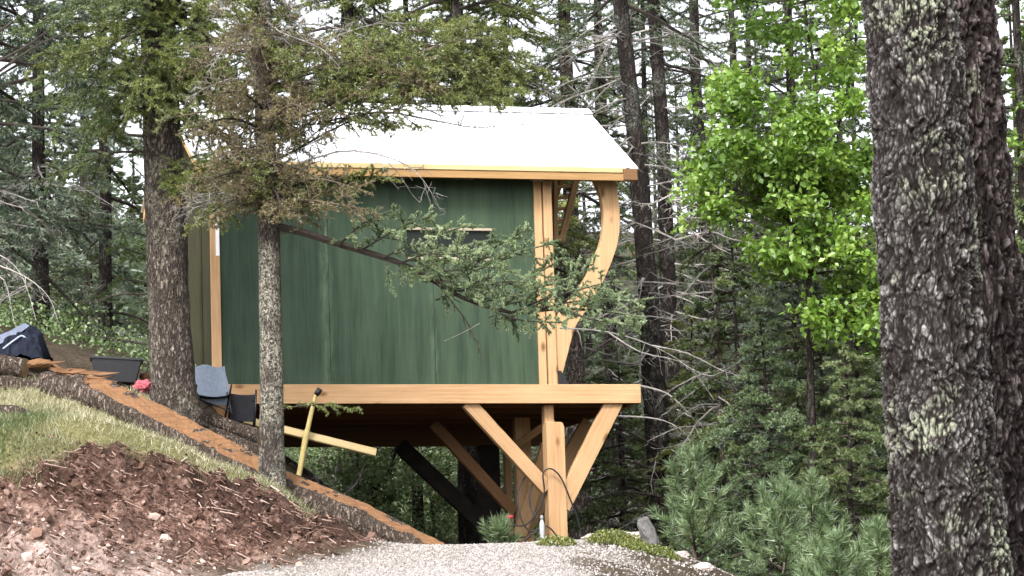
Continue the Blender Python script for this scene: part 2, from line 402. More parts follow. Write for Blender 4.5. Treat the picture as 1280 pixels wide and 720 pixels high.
def ground_mat():
    k = NT('forest_ground'); v = k.coord()
    bank, grass, road = k.attr('bank'), k.attr('grass'), k.attr('road')
    n1 = k.noise(v, 3.5, 5, .65); n2 = k.noise(v, 22, 5, .7); n3 = k.noise(v, 60, 3, .7)
    vo = k.n('ShaderNodeTexVoronoi', feature='F1'); vo.inputs['Scale'].default_value = 17; k.l(v, vo.inputs['Vector'])
    vo2 = k.n('ShaderNodeTexVoronoi', feature='F1'); vo2.inputs['Scale'].default_value = 46; k.l(v, vo2.inputs['Vector'])
    litter = k.ramp(k.math('ADD', k.math('MULTIPLY', n2, .6), k.math('MULTIPLY', n1, .5)), [(.35, (.020, .015, .010)), (.55, (.055, .042, .028)), (.75, (.12, .092, .065))])
    soil = k.ramp(k.math('ADD', k.math('MULTIPLY', n2, .55), k.math('MULTIPLY', n1, .55)), [(.42, (.018, .009, .006)), (.55, (.088, .047, .034)), (.70, (.30, .195, .155))])
    peb = k.ramp(vo.outputs['Color'], [(.60, (.10, .06, .045)), (.85, (.40, .29, .23))])
    soil = k.mix(k.ramp(vo.outputs['Distance'], [(.25, .6), (.42, 0.)]), soil, peb)
    sod = k.ramp(n2, [(.3, (.075, .065, .030)), (.55, (.15, .14, .06)), (.75, (.26, .235, .125))])
    grav = k.ramp(vo2.outputs['Color'], [(.1, (.15, .128, .115)), (.5, (.235, .208, .19)), (.9, (.34, .312, .288))])
    grav = k.mix(k.ramp(n1, [(.35, .0), (.7, .5)]), grav, (.36, .29, .25))
    c = k.mix(grass, litter, sod); shade_f = k.math('MULTIPLY', k.attr('lip_shade'), k.ramp(n1, [(.3, 1.), (.65, .45)])); soil = k.mix(shade_f, soil, (.022, .013, .010)); soil = k.mix(k.math('MULTIPLY', k.attr('foot'), k.ramp(n1, [(.3, .35), (.65, .95)])), soil, k.ramp(n2, [(.35, (.18, .13, .108)), (.7, (.43, .35, .31))])); c = k.mix(k.math('MAXIMUM', bank, k.attr('foot')), c, soil); c = k.mix(road, c, grav)  # shade below the bank's top edge is put into the soil colour
    h = k.math('ADD', k.math('MULTIPLY', n2, 1.), k.math('MULTIPLY', n3, .4))
    return k.bsdf(c, .95, h, .8, .03, spec=.1)
gg = Geo(); gg.add(np.stack([GX, GY, GZ], -1).reshape(-1, 3), q=gq)
ground = gg.build('ground', ground_mat(), smooth=True); tag(ground, kind='structure')
gb, gr_, gd = zone(GX.ravel(), GY.ravel())
for nm, val in (('lip_shade', sstep(28.6, 29.4, GY.ravel() - .38 * np.clip(GX.ravel() + 4.2, 0, 3)) * gb), ('bank', gb), ('grass', gr_), ('road', gd), ('foot', (1 - sstep(28.1, 28.9, GY.ravel() - .20 * (GX.ravel() + 4.5))) * (1 - sstep(-1.9, -1.3, GX.ravel())) * (1 - gd) * sstep(26.2, 27.2, GY.ravel()))):
    a = ground.data.attributes.new(nm, 'FLOAT', 'POINT'); a.data.foreach_set('value', val.astype(np.float32))

# ------------------------------------------------------------------ loose stone, soil clods, gravel, grass (uncountable)
ICO_V = None
def ico(sub=1):
    t = (1 + 5 ** .5) / 2
    v = [(-1, t, 0), (1, t, 0), (-1, -t, 0), (1, -t, 0), (0, -1, t), (0, 1, t), (0, -1, -t), (0, 1, -t), (t, 0, -1), (t, 0, 1), (-t, 0, -1), (-t, 0, 1)]
    f = [(0, 11, 5), (0, 5, 1), (0, 1, 7), (0, 7, 10), (0, 10, 11), (1, 5, 9), (5, 11, 4), (11, 10, 2), (10, 7, 6), (7, 1, 8), (3, 9, 4), (3, 4, 2), (3, 2, 6), (3, 6, 8), (3, 8, 9), (4, 9, 5), (2, 4, 11), (6, 2, 10), (8, 6, 7), (9, 8, 1)]
    v = [np.array(p) / np.linalg.norm(p) for p in v]
    for _ in range(sub):
        c = {}; nf = []
        def mid(a, b):
            key = (min(a, b), max(a, b))
            if key not in c: m = v[a] + v[b]; v.append(m / np.linalg.norm(m)); c[key] = len(v) - 1
            return c[key]
        for a, b, d in f:
            x, y, z = mid(a, b), mid(b, d), mid(d, a); nf += [(a, x, z), (b, y, x), (d, z, y), (x, y, z)]
        f = nf
    return np.array(v), np.array(f)
IV0, IF0 = ico(0); IV1, IF1 = ico(1); IV2, IF2 = ico(2); IV3, IF3 = ico(3)

def scatter_stones(g, X, Y, size, flat=.6, sub=0, sink=.2, seed=1, tint=None):
    r = np.random.default_rng(seed); n = len(X); V, Fc = ((IV0, IF0), (IV1, IF1))[sub]
    Z = zg(X, Y)
    sc = size[:, None] * np.stack([r.uniform(.7, 1.3, n), r.uniform(.6, 1.2, n), r.uniform(.5, 1., n) * flat * 1.4], -1)
    q = r.normal(size=(n, 4)); q /= np.linalg.norm(q, axis=1)[:, None]; w, x, y, z = q.T
    Rm = np.stack([1 - 2 * (y * y + z * z), 2 * (x * y - z * w), 2 * (x * z + y * w), 2 * (x * y + z * w), 1 - 2 * (x * x + z * z), 2 * (y * z - x * w), 2 * (x * z - y * w), 2 * (y * z + x * w), 1 - 2 * (x * x + y * y)], -1).reshape(n, 3, 3)
    jit = 1 + (r.random((n, len(V))) - .5) * .5
    P = np.einsum('nij,nkj->nki', Rm, V[None] * jit[..., None] * sc[:, None])
    P += np.stack([X, Y, Z + size * (flat * .5 - sink)], -1)[:, None]
    t = Fc[None] + (np.arange(n) * len(V))[:, None, None]
    tt = np.repeat(r.random(n) if tint is None else tint, len(Fc))
    g.add(P, t=t.reshape(-1, 3), tint=tt)

def rubble_mat(name, dark, mid, light):
    k = NT(name); t = k.attr('tint'); n = k.noise(k.coord(), 40, 3, .7)
    c = k.ramp(k.math('ADD', k.math('MULTIPLY', t, .8), k.math('MULTIPLY', n, .25)), [(.15, dark), (.55, mid), (.95, light)])
    return k.bsdf(c, .95, n, .5, .01, spec=.1)
r = np.random.default_rng(21)
# rubble on the cut bank
X = r.uniform(-5.4, -1.1, 60000); Y = r.uniform(27.0, 31.2, 60000); b, _, rd = zone(X, Y)
keep = r.random(60000) < b * .38 + (1 - rd) * (1 - b) * (Y < 29.5) * .10 * (X < -1.5); X, Y = X[keep], Y[keep]
g = Geo(); scatter_stones(g, X, Y, np.exp(r.normal(-4.72, .66, len(X))).clip(.003, .07), .7, 0, .3, 3, np.clip(r.beta(1.1, 2.2, len(X)) * (1 - .45 * sstep(28.5, 29.3, Y - .35 * np.clip(X + 4.2, 0, 3))) + .6 * (1 - sstep(27.9, 29.2, Y - .18 * (X + 4.5))) * r.random(len(X)), 0, 1))  # upper stones tinted darker, continuing the shade painted below the bank's edge
X = r.uniform(-5.4, -1.2, 16000); Y = r.uniform(27.2, 31.0, 16000); b, _, rd = zone(X, Y); keep = r.random(16000) < b * .30; X, Y = X[keep], Y[keep]
A_ = np.stack([X, Y, zg(X, Y) + r.uniform(.0, .03, len(X))], -1); az = r.normal(-.5, .55, len(X)); Lc = np.exp(r.normal(-2.75, .45, len(X))); B_ = A_ + np.stack([np.cos(az) * Lc, -np.abs(np.sin(az)) * Lc * .4, -Lc * r.uniform(.1, .75, len(X))], -1); B_[:, 2] = np.maximum(B_[:, 2], zg(B_[:, 0], B_[:, 1]) + .008)
g.tubes(A_, B_, np.exp(r.normal(-5.15, .35, len(X))), np.exp(r.normal(-5.6, .35, len(X))), 4, 0, np.clip(r.beta(1.5, 2.0, len(X)), 0, 1))
tag(g.build('rubble', rubble_mat('rubble', (.034, .018, .012), (.165, .098, .074), (.52, .40, .34))), 'brown soil clods, bark chips and pale stones scattered down the cut bank', 'rubble', kind='stuff')
# gravel on the road
X = r.uniform(-4, 2.2, 130000); Y = r.uniform(27., 31.4, 130000); b, gz, rd = zone(X, Y)
keep = r.random(130000) < rd * .55 + (X > .4) * .10; X, Y = X[keep], Y[keep]
g = Geo(); scatter_stones(g, X, Y, r.uniform(.005, .014, len(X)), .8, 0, .2, 4)
tag(g.build('gravel', rubble_mat('gravel', (.15, .131, .118), (.25, .225, .207), (.37, .343, .32))), 'pale pinkish gravel covering the crest of the track', 'gravel', kind='stuff')

def blades(g, X, Y, h, w, lean=.5, seed=0, tint=None):
    r = np.random.default_rng(seed); n = len(X); Z = zg(X, Y) - .01
    a = r.uniform(0, 2 * math.pi, n); L = h * r.uniform(.5, 1.2, n); le = lean * r.uniform(.2, 1.3, n)
    B = np.stack([X, Y, Z], -1); d = np.stack([np.cos(a) * le, np.sin(a) * le, np.ones(n)], -1); d = nrm(d)
    a2 = r.uniform(0, 2 * math.pi, n); wv = np.stack([np.cos(a2), np.sin(a2), 0 * a2], -1) * (w / 2 * np.ones(n))[:, None]
    mid = B + d * (L * .55)[:, None]; tip = mid + nrm(d + np.stack([np.cos(a) * le, np.sin(a) * le, -.5 * le], -1)) * (L * .5)[:, None]
    V = np.stack([B - wv, B + wv, mid + wv * .7, mid - wv * .7, tip], 1); o = (np.arange(n) * 5)[:, None]
    t = r.random(n) if tint is None else tint
    g.add(V, q=np.array([[0, 1, 2, 3]]) + o, tint=t); g.add(np.zeros((0, 3)))
    g.t.append(np.array([[3, 2, 4]]) + o + g.n - n * 5); g.tm.append(np.zeros(n, np.int32)); g.tt.append(t)
X = r.uniform(-6.2, -1.2, 150000); Y = r.uniform(28.6, 34.6, 150000); b, gz, rd = zone(X, Y)
pt = fbm(np.stack([X * 1.4, Y * 1.4, 0 * X], -1), 3, 31)
keep = r.random(len(X)) < gz * (.35 + .65 * sstep(.33, .55, pt)) * .95; X, Y = X[keep], Y[keep]
greenish = sstep(-4.3, -4.9, X) * (Y < 31.6) * .0 + .0
gl = np.clip(.62 + .35 * (fbm(np.stack([X * 2, Y * 2, 0 * X], -1), 3, 8) - .5) * 2 - .45 * (1 - sstep(-4.75, -4.15, X)) * (1 - sstep(31.2, 31.9, Y)) + r.normal(0, .14, len(X)), 0, 1)
g = Geo(); blades(g, X, Y, np.full(len(X), .10), .0065, .9, 5, gl)
tag(g.build('grass', GRASS_M), 'thin yellow-green grass on the slope above the cut bank', 'grass', kind='stuff')

# ------------------------------------------------------------------ foliage generators
ND = 2.6
def needles(g, A, B, dens, nl, nw, mat, rng, tint=None, ang=(.6, 1.2), up=.0):
    dens = dens * ND; nw = nw * 1.25
    L = np.linalg.norm(B - A, axis=1); c = np.maximum((L * dens + rng.random(len(L))).astype(int), 0)
    i = np.repeat(np.arange(len(A)), c); n = len(i)
    if n == 0: return
    u = rng.random(n)[:, None]; P = A[i] + (B - A)[i] * u; ax = nrm(B - A)[i]
    rv = rng.normal(size=(n, 3)); rv[:, 2] += up; rv = nrm(rv - ax * (rv * ax).sum(1, keepdims=True))
    th = rng.uniform(ang[0], ang[1], n)[:, None]
    d = ax * np.cos(th) + rv * np.sin(th); l = nl * rng.uniform(.65, 1.15, n)[:, None]
    w = nrm(np.cross(d, rng.normal(size=(n, 3)))) * (nw / 2)
    V = np.stack([P - w, P + w, P + d * l], 1)
    t = (np.full(len(A), .5) if tint is None else tint)[i] + rng.normal(0, .12, n)
    g.add(V, t=(np.arange(n) * 3)[:, None] + np.array([[0, 1, 2]]), mat=mat, tint=np.clip(t, 0, 1))

def bough(g, rng, P, d, L, r, droop=.25, sag=0., tw=.45, tn=14, ta=.85, k=6, dens=220, nl=.03, nw=.006, nm=1, wm=0, bare=.15, up=.4, wig=.12, flat=.35, tint0=.5, twr=.006, path=None, kink=.2, nang=(.6, 1.2)):
    """one branch: curved limb, side twigs, twiglets, needles"""
    P = np.array(P, float)
    if path is None:
        N = 9; pts = [P]; d = nrm(np.array(d, float)); ph = rng.uniform(0, 6.28)
        for i in range(N - 1):
            d = nrm(d + np.array([0, 0, -droop / (N - 1) + sag * (i / (N - 1) - .3) / (N - 1)]) + rng.normal(0, wig / 3, 3))
            pts.append(pts[-1] + d * L / (N - 1))
        path = np.array(pts)
    else:
        path = np.array(path, float); N = len(path); L = np.linalg.norm(np.diff(path, axis=0), axis=1).sum()
    tt = np.linspace(0, 1, N)
    g.poly(path, np.maximum(r * (1 - tt * .85), .0025), 5, wm, False)
    t = np.sort(np.clip(np.linspace(bare, .99, tn) + rng.normal(0, .02, tn), bare * .8, 1))
    base = np.stack([np.interp(t, tt, path[:, i]) for i in range(3)], -1)
    tan = nrm(np.stack([np.interp(t, tt, np.gradient(path[:, i])) for i in range(3)], -1))
    side = nrm(np.cross(tan, [0, 0, 1.])); sg = np.where(np.arange(tn) % 2 == 0, 1, -1)[:, None]
    vert = np.cross(side, tan)
    a = ta + rng.normal(0, .18, tn)[:, None]
    dr = nrm(tan * np.cos(a) + side * sg * np.sin(a) + vert * rng.normal(0, flat, tn)[:, None] + rng.normal(0, .08, (tn, 3)))
    l = (tw * L * (1.05 - t * .75) * np.minimum(1, .55 + t) * rng.uniform(.6, 1.15, tn))[:, None]
    mid = base + dr * l * .5; e_d = nrm(dr + tan * .35 + rng.normal(0, kink, (tn, 3)) - np.array([0, 0, droop * .35]))
    end = mid + e_d * l * .5
    g.tubes(base, mid, twr * (1.1 - t * .4), twr * .7, 3, wm); g.tubes(mid, end, twr * .7, twr * .35, 3, wm)
    # twiglets
    u = (np.linspace(.22, 1., k)[None] + rng.normal(0, .05, (tn, k))).clip(.1, 1)
    b2 = np.where(u[..., None] < .5, base[:, None] + (mid - base)[:, None] * (u * 2)[..., None], mid[:, None] + (end - mid)[:, None] * (u * 2 - 1)[..., None])
    d0 = np.where(u[..., None] < .5, dr[:, None], e_d[:, None]); s0 = nrm(np.cross(d0, vert[:, None])); sg2 = np.where(np.arange(k) % 2 == 0, 1, -1)[None, :, None]
    a2 = .8 + rng.normal(0, .22, (tn, k, 1))
    d2 = nrm(d0 * np.cos(a2) + s0 * sg2 * np.sin(a2) + rng.normal(0, flat * .9, (tn, k, 3)))
    l2 = l[:, None] * .42 * (1.15 - u[..., None] * .55) * rng.uniform(.5, 1.2, (tn, k, 1))
    e2 = (b2 + d2 * l2).reshape(-1, 3); b2 = b2.reshape(-1, 3)
    g.tubes(b2, e2, twr * .45, twr * .25, 3, wm)
    if dens > 0:
        tv = np.clip(tint0 + rng.normal(0, .14, tn), 0, 1)
        t2 = np.repeat(tv, k) + .06
        needles(g, b2, e2, dens, nl, nw, nm, rng, t2, nang, up); needles(g, mid, end, dens, nl, nw, nm, rng, tv, nang, up)
        needles(g, base + (mid - base) * .4, mid, dens * .6, nl, nw, nm, rng, tv - .1, nang, up)
        needles(g, path[N // 2:-1], path[N // 2 + 1:], dens, nl, nw, nm, rng, None, nang, up)

def trunk_geo(P, r, n=14, rough=.12, seed=0, sub=6):
    P = np.array(P, float); m = len(P); s = np.linspace(0, m - 1, (m - 1) * sub + 1)
    PP = np.stack([np.interp(s, np.arange(m), P[:, i]) for i in range(3)], -1); rr = np.interp(s, np.arange(m), r)
    g = Geo(); g.poly(PP, rr, n, 0, True, rough=rough, seed=seed); return g

def conifer(name, label, group, base, H, r0, crown, z0, nb, Lmax, mats, bark_m, seed, lean=(0, 0), dens=120, nl=.045, nw=.010, tn=12, k=5, elev=(.25, -.25), droop=.35, dead=0, dead_L=1.2, dead_mat=None, zmax=None, tint0=.5, prof=.8, tw=.42, upn=.3, cat='tree', rtop=.12, nang=(.6, 1.2), twr=.006):
    """tree > trunk, crown (> dead limbs inside the crown mesh)"""
    rng = np.random.default_rng(seed); root = thing(name, base, label, cat, group)
    hs = np.linspace(-.3, H, 9); P = np.stack([lean[0] * hs + rng.normal(0, .02, 9), lean[1] * hs, hs], -1)
    rr = r0 * (1 - (np.maximum(hs, 0) / H) * (1 - rtop)); rr[0] = r0 * 1.25
    trunk_geo(P, rr, 12, .12, seed).build('trunk', bark_m, root, smooth=True)
    g = Geo()
    def axis(z): return np.array([lean[0] * z, lean[1] * z, z])
    for i in range(nb):
        f = (i + rng.random()) / nb; z = z0 + (min(H, zmax or H) - z0) * f; fz = (z - z0) / max(H - z0, .1)
        az = i * 2.399 + rng.normal(0, .4); L = Lmax * (1 - fz) ** prof * rng.uniform(.6, 1.1) + .12
        el = elev[1] + (elev[0] - elev[1]) * fz + rng.normal(0, .1)
        d = [math.cos(az) * math.cos(el), math.sin(az) * math.cos(el), math.sin(el)]
        bough(g, rng, axis(z), d, L, .008 + .014 * L, droop, .25, tw, max(5, int(tn * (.5 + L / Lmax * .5))), .85, k, dens, nl, nw, 1, 0, .18, upn, tint0=tint0 + rng.normal(0, .1), nang=nang, twr=twr)
    for i in range(dead):
        z = rng.uniform(.8, z0 + .8); az = rng.uniform(0, 6.28); L = dead_L * rng.uniform(.4, 1.1)
        d = [math.cos(az), math.sin(az), rng.uniform(-.35, .15)]
        bough(g, rng, axis(z), d, L, .014, .4, .6, .35, 9, .8, 4, 0, 0, 0, 1, 2, .25, 0, wig=.25, flat=.5, twr=.004, kink=.5)
    if g.n: g.build('crown', [TWIG, mats, dead_mat or TWIG_G], root)
    return root
def gpos(px, Y, dz=0., py=560):
    p = at(px, py, Y); return (p[0], Y, zg1(p[0], Y) + dz)


# ------------------------------------------------------------------ the cabin on its deck
HA = math.radians(16); HU = np.array([math.cos(HA), math.sin(HA), 0]); HV = np.array([-math.sin(HA), math.cos(HA), 0])
HO = at(674, 484, 36.5); ZB = 1.95
def hp(px, py, v=0.):
    d = ray(px, py); t = (HO @ HV + v) / (d @ HV); P = d * t
    return float((P - HO) @ HU), float(P[2] - HO[2])
def hw(u, v, z): return HO + u * HU + v * HV + np.array([0, 0, z])      # cabin space to world
cabin = thing('cabin', HO - np.array([0, 0, ZB]), 'green plywood cabin with white metal roof standing on a raised timber deck', 'cabin', rot=HA)
LOC = (0, 0, ZB)
def part(g, name, m, parent=None, bev=.005, smooth=False):
    o = g.build(name, m, parent or cabin, (0, 0, 0) if parent else LOC, smooth)
    if bev: bevel(o, bev, 2)
    return o
MEM = [0]
def member(name, p, q, w, h, m, side=(0, 1, 0), tint=None, bev=.006, parent=None):
    """straight timber from p to q in cabin space; w across 'side', h across the rest"""
    MEM[0] += 1; tint = (.43, .5, .47, .52, .40)[MEM[0] % 5] if tint is None else tint
    p, q = Vector(p), Vector(q); x = (q - p).normalized(); y = Vector(side); y = (y - x * y.dot(x)).normalized(); z = x.cross(y)
    g = Geo(); g.box((0, -w / 2, -h / 2), ((q - p).length, w / 2, h / 2), tint=tint)
    o = g.build(name, m, parent or cabin); M = Matrix((x, y, z)).transposed().to_4x4(); M.translation = p + Vector(LOC)
    o.matrix_basis = M; bevel(o, bev, 2); return o
WL, WH = -3.72, 2.40
wu0, wz1 = hp(508, 284); wu1, wz0 = hp(617, 326)
g = Geo()
g.box((WL, 0, 0.002), (wu0, .04, WH)); g.box((wu1, 0, 0.002), (0, .04, WH)); g.box((wu0, 0, .002), (wu1, .04, wz0)); g.box((wu0, 0, wz1), (wu1, .04, WH))
front = part(g, 'front_wall', GREEN, bev=0)
g = Geo(); g.box((wu0 + .002, -.012, wz1 - .032), (wu1 - .002, .06, wz1 - .002)); g.box((wu0 + .002, -.020, wz0 + .002), (wu1 - .002, .06, wz0 + .034))

win = part(g, 'window', timber('window_frame_wood', (.26, .20, .14), (.42, .35, .27), 0, False))
g = Geo(); g.box((wu0 + .003, .030, wz0 + .036), (wu1 - .003, .037, wz1 - .034))
RS = NT('recess_shade'); RECESS_M = RS.bsdf((.010, .014, .011), .35, spec=.2)  # near-black colour carries the shade inside the open slot
part(g, 'pane', RECESS_M, win, 0)
prof = [(.042, 0.002), (3.0, .002), (3.0, 2.40), (1.5, 3.42), (.042, 2.55)]
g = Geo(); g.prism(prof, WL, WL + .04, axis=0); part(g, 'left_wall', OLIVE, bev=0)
g = Geo(); g.prism([(.042, 0.002), (2.98, .002), (2.98, 2.40), (1.5, 3.40), (.042, 2.55)], -.06, -.02, axis=0); part(g, 'right_wall', GREEN, bev=0)
g = Geo(); g.box((WL + .042, 2.94, .002), (-.062, 2.98, 2.40)); part(g, 'back_wall', GREEN, bev=0)
# corner trim
g = Geo(); g.box((WL - .075, -.022, .004), (WL + .035, -.002, 2.38)); cb = part(g, 'corner_board', WOOD_Z)
g = Geo(); z0 = hp(270, 320)[1]; g.box((WL - .012, -.028, z0), (WL + .028, -.024, hp(270, 272)[1])); part(g, 'white_tape', WHITE, cb, 0)
g = Geo(); g.box((WL - .045, .10, .004), (WL - .002, .19, 2.40)); part(g, 'side_batten', OLIVE)
g = Geo(); g.box((WL - .035, .9, .004), (WL - .002, 1.0, 2.40)); part(g, 'side_batten', OLIVE)
pu = [hp(x, 300)[0] for x in (668, 677.5, 679, 689.5)]
g = Geo(); g.box((pu[0], -.035, .022), (pu[1], -.002, 2.39)); part(g, 'corner_board', WOOD_Z)
g = Geo(); g.box((pu[2], -.06, .022), (pu[3], .10, 2.39)); part(g, 'corner_post', WOOD_Z)
# bent rib of the bowed end
def smooth_line(P, n=6):
    P = np.array(P, float); s = np.linspace(0, len(P) - 1, (len(P) - 1) * n + 1); out = []
    for q in s:
        i = min(int(q), len(P) - 2); f = q - i; p0, p1, p2, p3 = P[max(i - 1, 0)], P[i], P[i + 1], P[min(i + 2, len(P) - 1)]
        out.append(.5 * (2 * p1 + (p2 - p0) * f + (2 * p0 - 5 * p1 + 4 * p2 - p3) * f * f + (3 * p1 - p0 - 3 * p2 + p3) * f ** 3))
    return np.array(out)
outer = [hp(*q) for q in ((767, 222), (772, 246), (774, 272), (772, 300), (765, 324), (754, 350), (737, 381), (719, 408), (708, 446), (699, 481))]
inner = [hp(*q) for q in ((740, 222), (750, 246), (753.5, 272), (751, 300), (742, 324), (730, 350), (709, 378), (693.5, 401), (691, 440), (690, 481))]
outer[-1] = (outer[-1][0], .024); inner[-1] = (inner[-1][0], .024)
g = Geo(); g.strip(smooth_line(inner), smooth_line(outer), -.03, .07); part(g, 'curved_rib', WOOD_Z)
g = Geo(); g.strip(smooth_line(inner), smooth_line(outer), 2.86, 2.96); part(g, 'curved_rib', WOOD_Z)
br0, br1 = hp(697, 481), hp(706, 464)
g = Geo(); g.prism([(br0[0], .03), (br1[0] + .03, .03), (br0[0] + .03, br1[1]), (br0[0], br1[1])], -.055, -.034); part(g, 'bracket', BLACK, bev=0)
# slatted end panel seen between posts and rib
def lp(px, py): u, z = hp(px, py, 1.2); return (u, 1.2, z)
member('panel_rail', lp(694, 303), lp(694, 218), .06, .05, WOOD_U); member('panel_rail', lp(701, 303), lp(722, 218), .06, .075, WOOD_U, tint=.4)
for k, y in enumerate((232, 246, 260, 274, 286)):
    member('slat', lp(695, y + 2), lp(700.5 + (303 - y) * .235, y), .02, .04, WOOD_U, tint=.42)
member('panel_sill', lp(691, 299), lp(706, 298), .10, .07, WOOD_U)
# roof
RV0, RZ0, RV1, RZ1 = -.33, 2.52, 1.5, 3.53
def roof_side(flip):
    g = Geo(); us = []; u = -4.02
    while u < 1.17:
        us += [(u, 0), (u + .24, 0), (u + .255, .010), (u + .285, .010)]; u += .30
    us.append((1.175, 0)); us = [p for p in us if p[0] <= 1.175]
    n = len(us); v = []
    for vv, zz in (((RV0, RZ0), (RV1, RZ1)) if not flip else ((2 * RV1 - RV0, RZ0), (RV1, RZ1))):
        for th in (0, -.015):
            for uu, hh in us: v.append([uu, vv, zz + hh + th])
    q = []
    for i in range(n - 1): q += [[i, i + 1, 2 * n + i + 1, 2 * n + i], [n + i, 3 * n + i, 3 * n + i + 1, n + i + 1], [i, n + i, n + i + 1, i + 1]]
    g.add(v, q=q); return g
part(roof_side(False), 'roof', ROOF_M, bev=0); part(roof_side(True), 'roof', ROOF_M, bev=0)
g = Geo(); g.prism([(RV1 - .14, RZ1 - .055), (RV1, RZ1 + .022), (RV1 + .14, RZ1 - .055), (RV1 + .14, RZ1 - .045), (RV1, RZ1 + .035), (RV1 - .14, RZ1 - .045)], -4.03, 1.18, axis=0); part(g, 'ridge_cap', ROOF_M, bev=0)
PALE = timber('timber_pale', (.36, .26, .12), (.52, .40, .21), 0, False)
g = Geo(); g.box((-4.0, -.335, 2.452), (.99, -.31, 2.512)); part(g, 'fascia_board', PALE)
g = Geo(); g.box((-4.0, -.322, 2.362), (1.16, -.27, 2.45)); part(g, 'eave_beam', timber('timber_eave', (.21, .115, .042), (.36, .215, .09), 0))
g = Geo(); g.box((.995, -.34, 2.37), (1.165, -.324, 2.505)); part(g, 'eave_end', WOOD_OLD)
for s, nm in ((1.10, 'rake_board'), (-3.99, 'rake_board')):
    for fl in (0, 1):
        a = [(RV0, RZ0 - .14), (RV1, RZ1 - .14), (RV1, RZ1 - .02), (RV0, RZ0 - .02)]
        if fl: a = [(2 * RV1 - x, y) for x, y in a][::-1]
        g = Geo(); g.prism(a, s, s + .045, axis=0); part(g, nm, timber('timber_rake%d' % (fl + 2 * (s > 0)), (.42, .22, .09), (.62, .38, .17), 1, False), bev=0)
for k in range(9):
    u = -3.9 + k * .615; a = [(RV0 + .06, RZ0 - .125), (RV1, RZ1 - .155), (RV1, RZ1 - .03), (RV0 + .06, RZ0 + .005)]
    g = Geo(); g.prism(a, u, u + .045, axis=0); part(g, 'rafter', WOOD_Y, bev=0)
g = Geo(); g.box((-3.98, -.268, 2.405), (1.09, -.002, 2.42)); part(g, 'soffit', WOOD_OLD, bev=0)
# deck
g = Geo(); g.box((hp(266, 490, -.13)[0], -.13, -.198), (1.18, -.082, .020)); part(g, 'deck_beam', WOOD_U)
g = Geo(); g.box((1.13, -.080, -.198), (1.178, 3.05, .0)); part(g, 'deck_beam', WOOD_Y)
g = Geo(); g.box((-3.6, 3.06, -.40), (1.178, 3.12, .0)); part(g, 'deck_beam', WOOD_OLD)
g = Geo(); g.box((-3.6, -.08, -.40), (-3.54, 3.05, .0)); part(g, 'deck_beam', WOOD_OLD)
for k in range(10):
    v = -.078 + k * .3125; g = Geo(); g.box((-3.535, v, -.05), (1.128, v + .306, 0.), tint=.4 + .2 * ((k * 7) % 3) / 3); part(g, 'deck_board', WOOD_OLD, bev=.004)
for k, v in enumerate((.32, .98, 1.62, 2.3)):
    g = Geo(); g.box((-3.535, v, -.20), (1.128, v + .05, -.052)); part(g, 'joist', WOOD_OLD)
# post row at the front edge
pa = [hp(x, 600, -.02)[0] for x in (682.5, 705)]; zt = hp(693, 528, -.02)[1]
g = Geo(); w = pa[1] - pa[0]
g.prism([(pa[0], -2.15), (pa[1], -2.15), (pa[1], zt - .06), (pa[1] - .012, zt - .02), (pa[1] - .035, zt - .002), (pa[0], zt)], -.10, .03)
part(g, 'support_post', WOOD_Z, bev=.008)
pb = [hp(x, 520, .08)[0] for x in (679.5, 691)]
g = Geo(); g.box((pb[0], .034, -2.15), (pb[1], .16, -.202)); part(g, 'support_post', WOOD_Z)
def hq(px, py, v): u, z = hp(px, py, v); return (u, v, z)
member('brace', hq(584, 503, -.03), hq(684, 612, -.03), .10, .155, WOOD_U); member('brace', hq(768, 501, -.03), hq(701, 634, -.03), .10, .20, WOOD_U)
# middle row
pc = [hp(x, 620, 1.5)[0] for x in (645, 664)]
g = Geo(); g.box((pc[0], 1.44, -2.2), (pc[1], 1.56, -.205)); part(g, 'support_post', WOOD_Z)
member('brace', hq(541, 529, 1.5), hq(643, 641, 1.5), .09, .13, WOOD_OLD); member('brace', hq(736, 527, 1.5), hq(660, 655, 1.5), .09, .17, WOOD_U)
member('brace', hq(684, 556, .75), hq(650, 668, 1.35), .09, .15, WOOD_U); member('brace', hq(690, 526, .3), hq(640, 560, 1.4), .06, .08, WOOD_U, tint=.42)
# back row
DARKW = plain('dark_timber', (.018, .013, .010), .9, .4, 8)  # near-black timber tone, used only in the back row
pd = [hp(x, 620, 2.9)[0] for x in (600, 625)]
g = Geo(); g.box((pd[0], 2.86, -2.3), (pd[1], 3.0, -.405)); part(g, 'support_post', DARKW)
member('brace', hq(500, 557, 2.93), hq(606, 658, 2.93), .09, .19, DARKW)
pe = [hp(x, 620, 2.9)[0] for x in (632, 640)]
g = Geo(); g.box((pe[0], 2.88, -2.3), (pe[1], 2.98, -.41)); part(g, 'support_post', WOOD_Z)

# ------------------------------------------------------------------ things round the deck
def curve_pts(P, n=8): return smooth_line(P, n)
